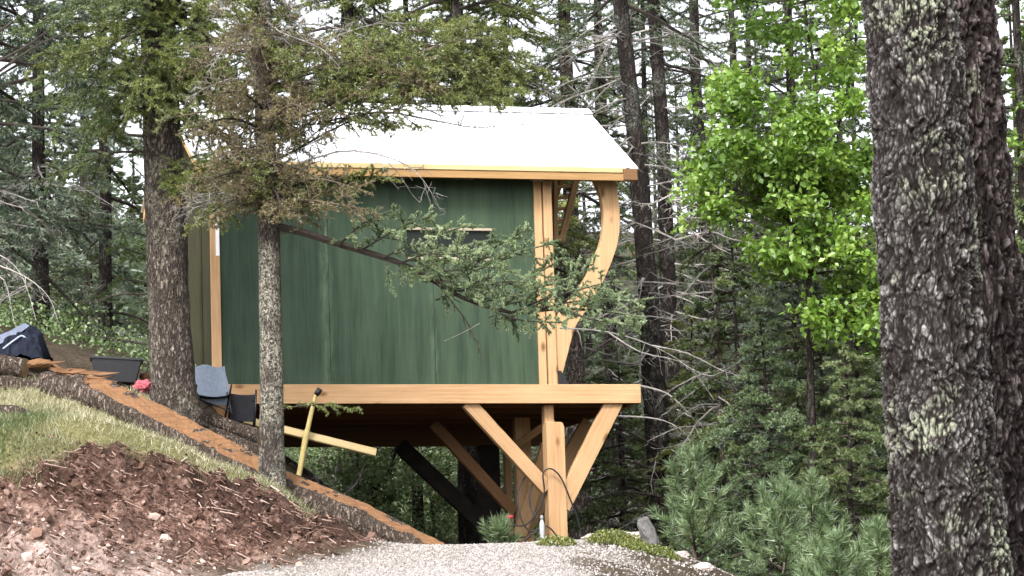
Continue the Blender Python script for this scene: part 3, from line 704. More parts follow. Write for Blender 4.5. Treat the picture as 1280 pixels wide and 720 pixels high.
# hose
hb = hw(.2, -.15, -1.9); hs = thing('hose', hb, 'thin black hose looped over the brace at the foot of the front deck post', 'hose')
g = Geo()
def hpath(L, v=-.13): return curve_pts([hw(*(lambda uz: (uz[0], vv, uz[1]))(hp(x, y, vv))) for x, y, vv in L]) - hb
g.poly(hpath([(640, 655, .0), (655, 657, -.1), (668, 645, -.15), (680, 618, -.16), (679, 592, -.17), (689, 586, -.18), (701, 597, -.18), (712, 622, -.18), (722, 648, -.18), (728, 676, -.18)]), .0095, 6)
g.poly(hpath([(660, 592, .05), (650, 606, .02), (647, 625, 0), (652, 650, -.05), (664, 664, -.1), (684, 658, -.16), (700, 676, -.17)]), .0095, 6)
g.poly(hpath([(668, 600, .04), (662, 618, .02), (664, 636, 0), (672, 648, -.08), (678, 662, -.12), (664, 668, -.1), (652, 680, -.1)]), .0095, 6)
g.build('tube', BLACK, hs, smooth=True)
g = Geo(); p = hpath([(632, 647, .0), (636, 646.5, 0), (641, 646, .0)])[[0, -1]]; g.poly(p, .022, 10); g.build('coupling', plain('red_plastic', (.5, .03, .06), .5), hs, smooth=True)
# bottle
b0 = hw(*(lambda uz: (uz[0], -.16, uz[1]))(hp(678, 673, -.16))); bt = thing('bottle', b0, 'small white bottle hanging in the hose loops beside the deck post', 'bottle')
def lathe(prof, n=16):
    P = np.array([[0, 0, z] for _, z in prof]); g = Geo(); g.poly(P, [q for q, _ in prof], n); return g
lathe([(.022, 0), (.029, .01), (.030, .14), (.027, .17), (.016, .20), (.014, .215)]).build('body', plain('bottle_plastic', (.5, .5, .5), .5, .05), bt, smooth=True)
lathe([(.019, .215), (.02, .24), (.012, .262)]).build('cap', plain('grey_cap', (.3, .3, .3)), bt, smooth=True)

def log_geo(P, r, hcut=None, nrmf=(0, -.42, .91), n=40, seed=0, sub=26, rough=.10):
    """bark log; where hcut < 1 a slab has been sawn off the side facing nrmf"""
    P = np.array(P, float); m = len(P); s = np.linspace(0, m - 1, (m - 1) * sub + 1)
    PP = np.stack([np.interp(s, np.arange(m), P[:, i]) for i in range(3)], -1); rr = np.interp(s, np.arange(m), np.broadcast_to(r, m))
    hc = np.full(len(s), 9.) if hcut is None else np.interp(s, np.arange(m), hcut)
    d = nrm(np.gradient(PP, axis=0)); f = np.array(nrmf, float); z = nrm(f - d * (d @ f)[:, None]); x = np.cross(d, z)
    an = np.arange(n) * 2 * math.pi / n
    q = np.stack([np.cos(an)[None] * 2.5 + 0 * s[:, None], np.sin(an)[None] * 2.5 + 0 * s[:, None], s[:, None] * .8 + 0 * an[None]], -1)
    ro = rr[:, None] * (1 + rough * 2 * (fbm(q, 3, seed) - .5))
    a = np.cos(an)[None] * ro; b = np.sin(an)[None] * ro
    lim = hc[:, None] * rr[:, None] + (fbm(q * np.array([.9, .9, 5.]) + 9, 4, seed + 5, .65) - .5) * .055 + (fbm(np.stack([s * 1.1, 0 * s, 0 * s], -1), 3, seed + 8)[:, None] - .5) * .03
    cut = a > lim; a = np.minimum(a, lim)
    V = PP[:, None] + z[:, None] * a[..., None] + x[:, None] * b[..., None]; M = len(s)
    i = np.arange(n); j = (i + 1) % n
    qd = np.stack([i, j, n + j, n + i], -1)[None] + (np.arange(M - 1) * n)[:, None, None]
    cut2 = cut & (fbm(q * np.array([.8, .8, 3.2]) + 31, 4, seed + 6, .6) < .68); mi = (cut2[:-1] & np.roll(cut2, -1, 1)[:-1]).astype(np.int32).ravel()
    g = Geo(); g.add(V.reshape(-1, 3), q=qd.reshape(-1, 4), mat=mi)
    V = V.reshape(-1, 3)
    for e, c in ((0, PP[0]), (M - 1, PP[-1])):
        g.add(np.concatenate([V[e * n:(e + 1) * n], c[None]]), t=np.stack([i, j, np.full(n, n)], -1) if e else np.stack([j, i, np.full(n, n)], -1), mat=2)
    return g
END = plain('log_end_grain', (.34, .22, .12), .9, .35, 18)
def make_log(pp, r, label, hcut=None, seed=0, nf=(0, -.42, .91), group=None):
    P = np.array([at(*q) for q in pp]); b = P[-1].copy(); b[2] = zg1(b[0], b[1])
    t = thing('log', b, label, 'log', group); log_geo(P - b, r, hcut, nf, seed=seed).build('bark_trunk', [BARK_LOG, ORANGE, END], t, smooth=False); return t, b
biglog, bb = make_log([(58, 481, 33.5), (80, 485, 33.35), (104, 488, 33.2), (112, 491, 33.15), (125, 494, 33.0), (200, 530, 32.4), (250, 557, 32.05), (300, 583, 31.8), (360, 614, 31.65), (450, 650, 31.4), (548, 695, 31.1)],
         [.15, .16, .17, .18, .185, .195, .195, .19, .19, .175, .14], 'long bark log lying down the slope with a fresh orange face sawn along its top', [1.2, 1.2, 1.1, .85, .64, .62, .62, .66, .82, .87, .82], 4)
# torn fibres at the upper end of the sawn face
rg = np.random.default_rng(5); g = Geo()
for k in range(26):
    p = at(60 + k * 2.3 + rg.normal(0, 3), 458 + k * .75 + rg.normal(0, 3), 33.25 - k * .008) - bb; d = np.array([rg.uniform(.10, .30), rg.uniform(-.05, .03), -rg.uniform(-.02, .15)]); w = np.array([rg.normal(0, .2), rg.normal(0, .3), 1.]) * rg.uniform(.012, .034)
    th = np.array([rg.normal(0, .3), 1., rg.normal(0, .3)]) * rg.uniform(.006, .02)
    a, b_, c_, e_ = p, p + d * .4 + w * rg.uniform(.3, 1), p + d, p + d * rg.uniform(.3, .6) - w
    g.add([a, e_, c_, b_, a + th, e_ + th, c_ + th, b_ + th], q=[[0, 1, 2, 3], [7, 6, 5, 4], [0, 4, 5, 1], [1, 5, 6, 2], [2, 6, 7, 3], [3, 7, 4, 0]], tint=rg.uniform(.25, .55))
g.build('splintered_end', ORANGE, biglog)
make_log([(-40, 452, 34.0), (-5, 455, 33.95), (32, 461, 33.9)], [.12, .115, .105], 'grey brown bark log poking in from the left edge below the navy bag', None, 6)
make_log([(-40, 484, 33.6), (10, 480, 33.55), (62, 489, 33.5)], [.10, .09, .075], 'mossy thin log under the splintered end of the long sawn log', None, 8)
make_log([(205, 512, 34.0), (262, 527, 33.95), (325, 547, 33.9)], [.085, .09, .085], 'grey bark log on top of the pile behind the sawn log', None, 10)
make_log([(215, 530, 33.8), (262, 546, 33.75), (330, 572, 33.7)], [.11, .115, .11], 'thicker bark log at the bottom of the pile behind the sawn log', None, 12)
make_log([(378, 606, 32.6), (410, 618, 32.5), (440, 631, 32.4)], [.06, .065, .062], 'short peeled log lying just behind the sawn log below the deck', None, 14)
make_log([(0, 512, 31.3), (18, 514, 31.2), (48, 524, 31.15)], [.05, .06, .045], 'weathered branch stub lying in the grass at the left edge', None, 15)
# orange split chunk
def lump(name, c, size, label, cat, m, seed, freq=2.2, amp=.35, rot=0., flat=True, drop=None, crease=0.):
    V = IV3 * 1.; n = fbm(V * freq + seed, 4, seed) - .5
    if crease: n = n + crease * np.abs(fbm(V * freq * .9 + 7 + seed, 2, seed + 3) - .5)
    n = n + .35 * (fbm(V * freq * 4.5 + seed, 3, seed + 9) - .5) * (name == 'stone'); V = V * (1 + amp * 2 * n)[:, None] * np.array(size); c_, s_ = math.cos(rot), math.sin(rot); V = V @ np.array([[c_, s_, 0], [-s_, c_, 0], [0, 0, 1]])
    g = Geo(); g.add(V, t=IF3); o = g.build(name, m, smooth=not flat); o.location = c; tag(o, label, cat); return o
lump('wood_chunk', at(49, 455, 33.6), (.13, .09, .055), 'rounded orange chunk of split wood beside the navy bag', 'wood chunk', ORANGE, 3, 2, .25)
# stones
def rock(px, py, Y, size, label, m, seed, rot=0., sub=None):
    o = lump('stone', at(px, py, Y), size, label, 'stone', m, seed, 1.3, .5, rot); return o
slab = rock(813, 672, 30.6, (.085, .07, .21), 'grey pointed slab of rock standing on the crest right of the deck post', STONE, 14, .5); slab.rotation_euler = (.1, -.42, .3)
rock(850, 697, 29.9, (.085, .07, .06), 'small whitish stone lying below the pointed grey slab', STONE_P, 11)
rock(742, 672, 30.7, (.11, .08, .04), 'flat pinkish stone on the crest right of the deck posts', STONE_P, 21)
rock(772, 669, 30.7, (.10, .08, .05), 'flat brownish stone between the pinkish stone and the pointed slab', STONE, 23)
rock(792, 671, 30.65, (.08, .07, .05), 'tan stone wedged against the foot of the pointed slab', STONE_P, 27)
rock(878, 711, 29.5, (.12, .09, .05), 'tan stone at the lower right end of the gravel crest', STONE_P, 29)
rock(272, 595, 31.0, (.06, .05, .04), 'white stone at the top of the bank, left of two', STONE_P, 31)
rock(296, 598, 31.0, (.075, .05, .035), 'white stone at the top of the bank, right of two beside the thin trunk', STONE_P, 33)
rock(52, 545, 30.6, (.05, .04, .03), 'tan stone in the grass above the bank', STONE_P, 35)
# sticks
def stick(pp, r, label, m, seed=0):
    P = np.array([at(*q) for q in pp]); b = P[0].copy(); g = Geo(); g.poly(curve_pts(P - b, 5), r, 6, rough=.2, seed=seed); o = g.build('stick', m); o.location = b; tag(o, label, 'stick'); return o
stick([(408, 645, 30.75), (420, 664, 30.6), (433, 684, 30.45)], .018, 'reddish split stick standing on the bank below the sawn log', timber('red_stick', (.16, .08, .05), (.30, .17, .11), 2, False))
stick([(118, 566, 29.6), (145, 561, 29.9), (172, 562, 30.1), (192, 565, 30.2)], .013, 'grey bent stick lying along the top edge of the bank', TWIG_B, 2)
stick([(0, 517, 31.1), (22, 527, 31.), (48, 535, 30.9)], .012, 'pale straight stick in the grass at the left edge', TWIG_P, 3)
stick([(32, 560, 29.9), (42, 545, 30.1), (56, 533, 30.3)], .014, 'tan stick stuck in the grass above the bank', TWIG_P, 4)
# navy bag
bg0 = at(20, 446, 34.4); bag = thing('bag', bg0, 'slumped navy and black bag on the slope at the left edge', 'bag')
def sack(g, spine, half, hgt, seed, folds=.06, n=28, m=20, sx=1.):
    U_, W_ = np.meshgrid(np.linspace(0, 1, n), np.linspace(-1, 1, m), indexing='ij')
    L = np.interp(U_, np.linspace(0, 1, len(spine)), [s[0] for s in spine]); H = np.interp(U_, np.linspace(0, 1, len(spine)), [s[1] for s in spine])
    z = H * np.clip(1 - np.abs(W_) ** 2.2, 0, 1) ** .75; y = W_ * half * (1.1 - .25 * (1 - np.abs(W_)))
    fo = np.abs(fbm(np.stack([L * 4, W_ * 2.2, 0 * L], -1), 4, seed) - .5) * folds * 4
    P = np.stack([L, y, z * hgt - fo * (H > 0)], -1); i = (np.arange(n - 1)[:, None] * m + np.arange(m - 1)[None]).ravel()
    g.add(P.reshape(-1, 3), q=np.stack([i, i + m, i + m + 1, i + 1], -1)); return P
g = Geo(); sack(g, [(-.45, .10), (-.3, .22), (-.05, .30), (.15, .36), (.27, .30), (.36, .0)], .28, 1., 4, folds=.16, n=44, m=34); g.build('body', NAVY, bag)
g = Geo()
P0 = np.array([[-.45, -.27, .08], [-.25, -.22, .17], [-.05, -.16, .25], [.10, -.08, .345]]); P1 = P0 + np.array([[.0, -.03, -.10], [.03, -.03, -.09], [.05, -.03, -.07], [.06, -.03, -.03]])
for k in range(3):
    g.add([P0[k], P0[k + 1], P1[k + 1], P1[k], P0[k] + [0, .012, .012], P0[k + 1] + [0, .012, .012], P1[k + 1] + [0, .012, .012], P1[k] + [0, .012, .012]], q=[[0, 3, 2, 1], [4, 5, 6, 7], [0, 1, 5, 4], [3, 7, 6, 2]])
g.build('flap', plain('grey_navy_fabric', (.09, .105, .15), .6, .25, 14), bag)
g = Geo(); g.poly(curve_pts(np.array([[-.1, -.25, .06], [.02, -.24, .15], [.10, -.2, .20], [.17, -.2, .13], [.23, -.22, .08]]), 5), .012, 6); g.build('strap', GREYBLUE, bag, smooth=True)
# black tub
tb0 = at(144, 479, 34.5); tub = thing('tub', tb0, 'black plastic tub standing on the slope left of the thick trunk', 'tub')
def ring_box(g, w0, w1, h, d0, d1, th):
    for (sx0, sx1, sy0, sy1) in ((-1, 1, -1, -1), (-1, 1, 1, 1), (-1, -1, -1, 1), (1, 1, -1, 1)): pass
    o = [(-w0, -d0, 0), (w0, -d0, 0), (w0, d0, 0), (-w0, d0, 0), (-w1, -d1, h), (w1, -d1, h), (w1, d1, h), (-w1, d1, h)]
    i_ = [(-w0 + th, -d0 + th, th), (w0 - th, -d0 + th, th), (w0 - th, d0 - th, th), (-w0 + th, d0 - th, th), (-w1 + th, -d1 + th, h), (w1 - th, -d1 + th, h), (w1 - th, d1 - th, h), (-w1 + th, d1 - th, h)]
    q = [[0, 3, 2, 1], [8, 9, 10, 11]]
    for k in range(4): l = (k + 1) % 4; q += [[k, l, 4 + l, 4 + k], [8 + l, 8 + k, 12 + k, 12 + l], [4 + k, 4 + l, 12 + l, 12 + k]]
    g.add(o + i_, q=q)
g = Geo(); ring_box(g, .22, .27, .26, .15, .18, .012); bevel(g.build('body', BLACK, tub), .01)
g = Geo()
for a, b in (((-.285, -.195, .245), (.285, -.18, .268)), ((-.285, .18, .245), (.285, .195, .268)), ((-.285, -.178, .245), (-.27, .178, .268)), ((.27, -.178, .245), (.285, .178, .268))): g.box(a, b)
g.build('rim', BLACK, tub)
g = Geo(); g.poly(curve_pts(np.array([[.28, -.08, .255], [.33, -.09, .25], [.345, -.09, .19], [.325, -.09, .13], [.26, -.09, .10]]), 5), .009, 6); g.build('handle', BLACK, tub, smooth=True)
tub.rotation_euler = (0, .07, .12)
lump('cloth', at(178, 483, 34.2), (.09, .08, .065), 'crumpled pink and red cloth between the black tub and the thick trunk', 'cloth', PINK, 9, 2.6, .4, crease=1.)
lump('wood_chunk', at(181, 471, 34.6), (.06, .05, .05), 'small orange block of wood above the pink cloth', 'wood chunk', ORANGE, 13, 2, .25)
# camp chair: blue-grey fabric over a black frame
ch0 = at(262, 520, 34.3); ch = thing('camp_chair', ch0, 'folding camp chair with blue-grey fabric beside the thick trunk', 'camp chair'); ch.rotation_euler = (0, 0, .3)
def sheet(g, P, th=.012):
    P = np.array(P, float); n, m = P.shape[:2]; i = (np.arange(n - 1)[:, None] * m + np.arange(m - 1)[None]).ravel()
    q = np.stack([i, i + m, i + m + 1, i + 1], -1); g.add(P.reshape(-1, 3), q=q); g.add(P.reshape(-1, 3) + [0, th, 0], q=q[:, ::-1])
uu, vv = np.meshgrid(np.linspace(0, 1, 9), np.linspace(0, 1, 9), indexing='ij')
g = Geo(); sheet(g, np.stack([-.20 + .40 * uu + .02 * np.sin(vv * 5), .02 - .05 * np.sin(uu * 3.14) - .06 * (1 - vv), .24 + .30 * vv - .05 * (1 - uu) * (1 - vv) + .015 * np.sin(uu * 9 + vv * 4) - .16 * uu * (1 - vv) ** 2], -1)); g.build('backrest', GREYBLUE, ch, smooth=True)
g = Geo(); sheet(g, np.stack([-.2 + .4 * uu, -.04 - .22 * vv, .20 - .03 * np.sin(uu * 3.14) + .01 * vv], -1)); g.build('seat', BLACKF, ch, smooth=True)
for sx in (-.19, .19):
    g = Geo(); g.poly([[sx, -.25, 0], [sx, .05, .34], [sx, .08, .53]], .011, 6); g.build('leg', BLACK, ch, smooth=True)
    g = Geo(); g.poly([[sx * .98, .07, 0], [sx * .98, -.16, .2], [sx, -.26, .31]], .011, 6); g.build('leg', BLACK, ch, smooth=True)
for a, b in (([-.19, -.24, .02], [.19, .05, .2]), ([.19, -.245, .02], [-.19, .05, .22])):
    g = Geo(); g.poly([a, b], .010, 6); g.build('cross_brace', BLACK, ch, smooth=True)
# black folding stool leaning by the deck beam
st0 = at(302, 535, 34.6); st = thing('folding_stool', st0, 'black folding stool with fabric panel against the left end of the deck beam', 'stool'); st.rotation_euler = (0.05, .06, .1)
g = Geo(); sheet(g, np.stack([-.13 + .26 * uu, -.02 * np.sin(uu * 3.14), .08 + .29 * vv - .012 * np.sin(uu * 3.14)], -1)); g.build('panel', BLACKF, st, smooth=True)
for sx in (-.14, .14):
    g = Geo(); g.poly([[sx, 0, 0], [sx, .0, .42]], .013, 6); g.build('leg', BLACK, st, smooth=True)
    g = Geo(); g.poly([[sx * .93, .2, 0], [sx * .93, .02, .36]], .012, 6); g.build('leg', BLACK, st, smooth=True)
for z in (.08, .30):
    g = Geo(); g.poly([[-.14, 0, z], [.14, 0, z]], .010, 6); g.build('crossbar', BLACK, st, smooth=True)
# yellow handled tool leaning on the deck
tp = [at(*q) for q in ((372, 603, 35.0), (377, 576, 34.98), (381, 553, 34.96), (386, 530, 34.94), (391, 508, 34.92), (395, 493, 34.90))]
tl = thing('tool', tp[0], 'yellow wooden tool handle with black tip leaning on the deck beam', 'tool')
P = np.array(tp) - tp[0]; g = Geo(); g.poly(curve_pts(P, 4), np.interp(np.linspace(0, 1, 21), [0, .3, .5, .55, .8, 1], [.028, .031, .036, .027, .024, .021]), 10, rough=.05); g.build('handle', YELLOW, tl, smooth=True)
g = Geo(); g.poly([P[-1] - (P[-1] - P[-2]) * .05, P[-1] + np.array([.02, 0, .02]), P[-1] + np.array([.05, 0, .06])], [.028, .034, .032], 10); g.build('grip', BLACK, tl, smooth=True)
# loose plank under the deck
pA, pB = at(305, 525, 34.9), at(470, 566, 35.2); pl = Geo(); d = pB - pA; L = np.linalg.norm(d); pl.box((0, -.02, -.045), (L, .02, .045)); o = pl.build('plank', PALE)
x = Vector(d).normalized(); y = Vector((0.05, 1, -.45)); y = (y - x * y.dot(x)).normalized(); z = x.cross(y); Mx = Matrix((x, y, z)).transposed().to_4x4(); Mx.translation = Vector(pA); o.matrix_world = Mx; bevel(o)
tag(o, 'loose pale plank sloping down under the deck beam behind the thin trunk', 'plank')
# weeds on the crest
def tuft(px, py, Y, n, h, spread, label, m, seed):
    """low mounded weed: many small leaves over a few blades"""
    r = np.random.default_rng(seed); c = at(px, py, Y); g = Geo(); a = r.uniform(0, 6.28, n); q = np.sqrt(r.random(n)) * spread
    X, Yy = c[0] + np.cos(a) * q * 1.6, c[1] + np.sin(a) * q; Z = zg(X, Yy)
    P = np.stack([X, Yy, Z + h * np.sqrt(np.clip(1 - (q / spread) ** 2, 0, 1)) * r.uniform(.2, 1, n) + .01], -1)
    d = nrm(r.normal(size=(n, 3)) + np.array([0, 0, .5])); w = nrm(np.cross(d, r.normal(size=(n, 3)))); L = r.uniform(.012, .032, n)[:, None]
    V = np.stack([P, P + d * L * .5 + w * L * .3, P + d * L, P + d * L * .5 - w * L * .3], 1); g.add(V, q=(np.arange(n) * 4)[:, None] + np.array([[0, 1, 2, 3]]), tint=np.clip(r.normal(.55, .22, n), 0, 1))
    k = n // 12; blades(g, X[:k], Yy[:k], np.full(k, h * 1.1), .008, 1.1, seed); o = g.build('weed_tuft', m); tag(o, label, 'weeds'); return o
tuft(772, 699, 29.8, 2200, .13, .17, 'yellow green weed tuft on the crest below the flat stones', TUFT_M, 3)
tuft(815, 713, 29.6, 1400, .08, .17, 'low olive weed tuft below the pointed grey slab', TUFT_M, 4)
tuft(697, 703, 29.6, 900, .08, .11, 'small dark weed tuft in the gravel before the deck post', TUFT_M, 5)
# ------------------------------------------------------------------ the two big trunks in front on the right
def big_trunk(label, pts, Y, wpx, seed, lich, zr, group, cell=(.022, .046), cols=None, deep=1., lo=.042):
    zr = (at(1190, 745, Y)[2], at(1136, -30, Y)[2]); b = at(pts[-1][0], pts[-1][1], Y); bz = zg1(b[0], Y); b = np.array([b[0], Y, bz - .1])
    P = np.array([at(x, y, Y) for x, y in pts])[::-1]; rr = np.array(wpx)[::-1] / 2 / F * Y
    n = 380; zl = np.unique(np.concatenate([np.arange(b[2], zr[0], .03), np.arange(zr[0], zr[1], .0055), np.arange(zr[1], P[-1, 2], .05), [P[-1, 2]]]))
    cx = np.interp(zl, P[:, 2], P[:, 0]); r0 = np.interp(zl, P[:, 2], rr)
    an = np.arange(n) * 2 * math.pi / n; th, Z = np.meshgrid(an, zl); Rr = r0[:, None]
    Q = np.stack([np.cos(th) * Rr, np.sin(th) * Rr, Z + 0 * th], -1)
    wv = np.stack([fbm(Q * np.array([9, 9, 5.]) + k * 17, 3, seed + k) - .5 for k in range(3)], -1)
    q = (Q + wv * np.array([.075, .075, .15])) / np.array([cell[0], cell[0], cell[1]])
    d1, d2, cid = vor(q, seed); A = fbm(Q * np.array([24, 24, 9.]) + wv * 2.5, 5, seed + 41, .62); rid = 1 - np.abs(A - .5) * 5
    e = sstep(0.0, .34, d2 - d1) * (1 - .85 * sstep(.55, .98, rid))
    q2 = (Q + wv * .05) / np.array([cell[0] * .46, cell[0] * .46, cell[1] * .36]); a1, a2, cid2 = vor(q2, seed + 5); e2 = sstep(.0, .30, a2 - a1)
    fine = fbm(Q * np.array([70, 70, 45.]), 3, seed + 9, .7)
    big = fbm(Q * np.array([3, 3, 1.6]), 3, seed + 3)
    fu = fbm(Q * np.array([11, 11, 3.2]) + wv * 1.5, 4, seed + 61, .6); fur = sstep(.72, .97, 1 - np.abs(fu - .5) * 4.5)
    e = e * (1 - .8 * fur)
    hgt = -fur * .012 * deep + (e * (.003 + .009 * cid) + e2 * .003 * (.2 + cid2) + (fine - .5) * .011 + (A - .5) * .045) * deep + (big - .5) * .035
    # lichen grows on the plates
    lm = fbm(Q * np.array([4.5, 4.5, 3.2]), 4, seed + 21, .55); blob = lm - lo
    for lx, ly, lr, amt in lich:
        c = at(lx, ly, Y); dx = (Q[..., 0] + cx[:, None] - c[0]) / (lr[0] / F * Y); dz = (Z - c[2]) / (lr[1] / F * Y)
        blob = blob + amt * np.exp(-(dx * dx + dz * dz)) * (np.sin(th) < .4)
    lw = sstep(.50, .66, blob) * sstep(.44, .54, .5 * fbm(Q * 60, 3, seed + 31, .7) + .5 * fbm(Q * 18, 3, seed + 32) + .10 * (blob - .6)) * sstep(.05, .4, e)
    hgt = hgt + lw * .002
    Rf = Rr + hgt - .012 * deep
    V = np.stack([np.cos(th) * Rf + cx[:, None] - b[0], np.sin(th) * Rf, Z - b[2]], -1)
    m = len(zl); i = np.arange(n); j = (i + 1) % n
    f = np.stack([i, j, n + j, n + i], -1)[None] + (np.arange(m - 1) * n)[:, None, None]
    g = Geo(); g.add(V.reshape(-1, 3), q=f.reshape(-1, 4)); root = thing('tree', b, label, 'tree', group)
    k = NT('bark_big_%d' % seed); tn, lc, cr = k.attr('plate'), k.attr('lichen'), k.attr('edge')
    fn = k.noise(k.coord((1, 1, .7)), 95, 4, .75)
    c0, c1, c2 = cols or ((.030, .027, .025), (.108, .099, .092), (.27, .253, .237))
    c = k.ramp(k.math('ADD', k.math('MULTIPLY', tn, .60), k.math('MULTIPLY', fn, .60)), [(.36, c0), (.60, c1), (.84, c2)])
    c = k.mix(cr, (.010, .007, .006), c)
    lcx = k.ramp(fn, [(.32, (.10, .105, .078)), (.55, (.23, .24, .17)), (.75, (.36, .375, .275))])
    c = k.mix(lc, c, lcx)
    o = g.build('trunk', k.bsdf(c, .93, fn, .5, .006, spec=.12), root, smooth=True)
    for nm, val in (('plate', np.clip(.30 * cid + .40 * cid2 + .9 * (fine - .5) + .15 + .8 * (A - .5), 0, 1)), ('lichen', lw), ('edge', np.clip(e * (.35 + .65 * e2), 0, 1))):
        a = o.data.attributes.new(nm, 'FLOAT', 'POINT'); a.data.foreach_set('value', val.astype(np.float32).ravel())
    return root
T1 = [(1122, -170), (1136, 0), (1150, 180), (1170, 480), (1192, 720), (1210, 905), (1218, 985)]
zr = (at(1190, 740, 13)[2], at(1136, -20, 13)[2])
big_trunk('massive lichen-spotted conifer trunk rising through the whole picture at the right', T1, 13.0, [112, 118, 124, 136, 148, 165, 190], 3,
          [(1150, 40, (34, 50), .22), (1135, 110, (26, 26), .13), (1185, 340, (52, 70), .15), (1150, 545, (34, 34), .25), (1205, 600, (36, 30), .14), (1140, 400, (30, 30), .12), (1215, 130, (20, 60), .1), (1195, 660, (40, 30), .1)], zr, None)
T2 = [(1176, -170), (1190, 0), (1209, 240), (1231, 480), (1253, 720), (1272, 960)]
big_trunk('dark furrowed trunk half hidden behind the lichen-spotted trunk at the right edge', T2, 14.6, [106, 110, 114, 118, 124, 140], 8,
          [(1250, 300, (30, 60), .04)], zr, None, (.028, .17), ((.022, .016, .015), (.075, .058, .054), (.19, .16, .155)), 1.5, .2)

# ------------------------------------------------------------------ the two trees in front of the cabin
def path_tree(name, label, pts, Y, wpx, bm, n=24, seed=0, rough=.10):
    P = np.array([at(x, y, Y) for x, y in pts]); b = P[0].copy(); b[2] = zg1(b[0], Y); root = thing(name, b, label, 'tree')
    P[0, 2] = b[2] - .15
    trunk_geo(P - b, np.array(wpx) / 2 / F * Y, n, rough, seed, 10).build('trunk', bm, root, smooth=True)
    return root, b
def px_path(L, b, n=3):
    return smooth_line(np.array([at(*q) for q in L]) - b, n)
thick, tb = path_tree('conifer_tree', 'thick brown conifer trunk with green boughs standing at the left end of the cabin', [(222, 528), (219, 512), (216, 480), (212, 400), (208, 300), (204, 200), (201, 120), (197, 0), (192, -150), (186, -420), (180, -800)], 33.4, [78, 66, 57, 53, 52, 50, 47, 44, 40, 30, 10], BARK_L, 26, 3)
rng = np.random.default_rng(11); g = Geo()
def tw(g, b, L, r=.016, mat=1, **kw):
    a = dict(tw=.42, tn=16, k=6, dens=230, nl=.032, nw=.0065, nm=mat, wm=0, bare=.12, upn=.4); a.update(kw); a['up'] = a.pop('upn')
    bough(g, rng, None or (0, 0, 0), (0, 0, 1), 1, r, path=px_path(L, b), **a)
# green boughs hanging across the upper left
for L, m in (([(198, 40, 33.3), (150, 48, 33.0), (100, 75, 32.8), (45, 118, 32.6)], 1), ([(198, 60, 33.3), (160, 80, 32.8), (120, 100, 32.4), (70, 160, 32.2)], 1),
             ([(199, 75, 33.3), (215, 70, 32.8), (250, 85, 32.4), (290, 115, 32.0)], 2), ([(197, 25, 33.3), (230, 30, 32.9), (270, 48, 32.5), (315, 70, 32.2)], 2),
             ([(199, 95, 33.3), (170, 105, 32.9), (140, 125, 32.5), (105, 175, 32.3)], 1), ([(200, 110, 33.3), (225, 100, 33.0), (255, 112, 32.7), (280, 140, 32.5)], 2),
             ([(197, 20, 33.3), (165, 40, 32.6), (130, 60, 32.2), (90, 70, 32.0)], 2), ([(198, 50, 33.3), (190, 60, 32.7), (175, 90, 32.2), (160, 140, 32.1)], 2),
             ([(197, -10, 33.3), (140, -15, 33), (90, 10, 32.7), (30, 40, 32.4)], 1), ([(199, 70, 33.3), (205, 80, 32.8), (215, 105, 32.4), (222, 145, 32.3)], 2),
             ([(197, -20, 33.3), (235, -20, 32.9), (280, -5, 32.6), (330, 20, 32.3)], 2), ([(203, 190, 33.5), (150, 190, 33.7), (110, 200, 33.9), (60, 225, 34)], 1),
             ([(203, 205, 33.3), (235, 205, 32.9), (265, 215, 32.6), (305, 238, 32.3)], 2), ([(204, 225, 33.3), (235, 228, 32.8), (262, 240, 32.5), (290, 262, 32.4)], 2)):
    tw(g, tb, L, .017, m, tn=18, k=6, tw=.5, flat=.5, droop=.5, tint0=.5, dens=240)
for z in np.linspace(-60, -760, 26):
    az = rng.uniform(0, 6.28); Lb = rng.uniform(.8, 1.5) * (1 - abs(z) / 1000); P0 = at(np.interp(z, [-800, 0], [180, 197]), z, 33.4) - tb
    bough(g, rng, P0, (math.cos(az), math.sin(az), .0), Lb, .018, .5, .2, .42, 12, .85, 5, 130, .04, .009, 1, 0)
for k in range(34):
    zz = rng.uniform(-40, 150); az = rng.uniform(0, 6.28); Lb = rng.uniform(.7, 1.5); P0 = at(np.interp(zz, [0, 200], [197, 204]), zz, 33.4) - tb
    if math.sin(az) > .75: continue
    bough(g, rng, P0, (math.cos(az), math.sin(az), rng.uniform(-.15, .1)), Lb, .016, .6, .3, .46, 17, .85, 6, 230, .034, .0065, 1 + (rng.random() < .5), 0, .1, .4, flat=.5)
g.build('crown', [TWIG, GREEN_N, YEL_N], thick)
# clump of short dark stubs on the trunk above
dk = Geo(); 
for k in range(26):
    a = rng.uniform(0, 6.28); p = at(225 + rng.normal(0, 22), 12 + rng.normal(0, 8), 33.2) - tb
    dk.tubes(p[None], (p + rng.normal(0, .14, 3) * np.array([1.6, 1, .6]))[None], .045, .02, 5)
dk.build('dark_clump', BARK_D, thick)

thin, nb = path_tree('conifer_tree', 'thin lichen-grey conifer with drooping half dead boughs before the cabin wall', [(341, 612), (340, 598), (340, 560), (339, 450), (336, 290), (331, 150), (327, 0), (322, -200), (316, -480)], 31.2, [44, 36, 31, 29, 28, 25, 22, 17, 6], BARK_T, 20, 5, .08)
g = Geo(); rng = np.random.default_rng(12)
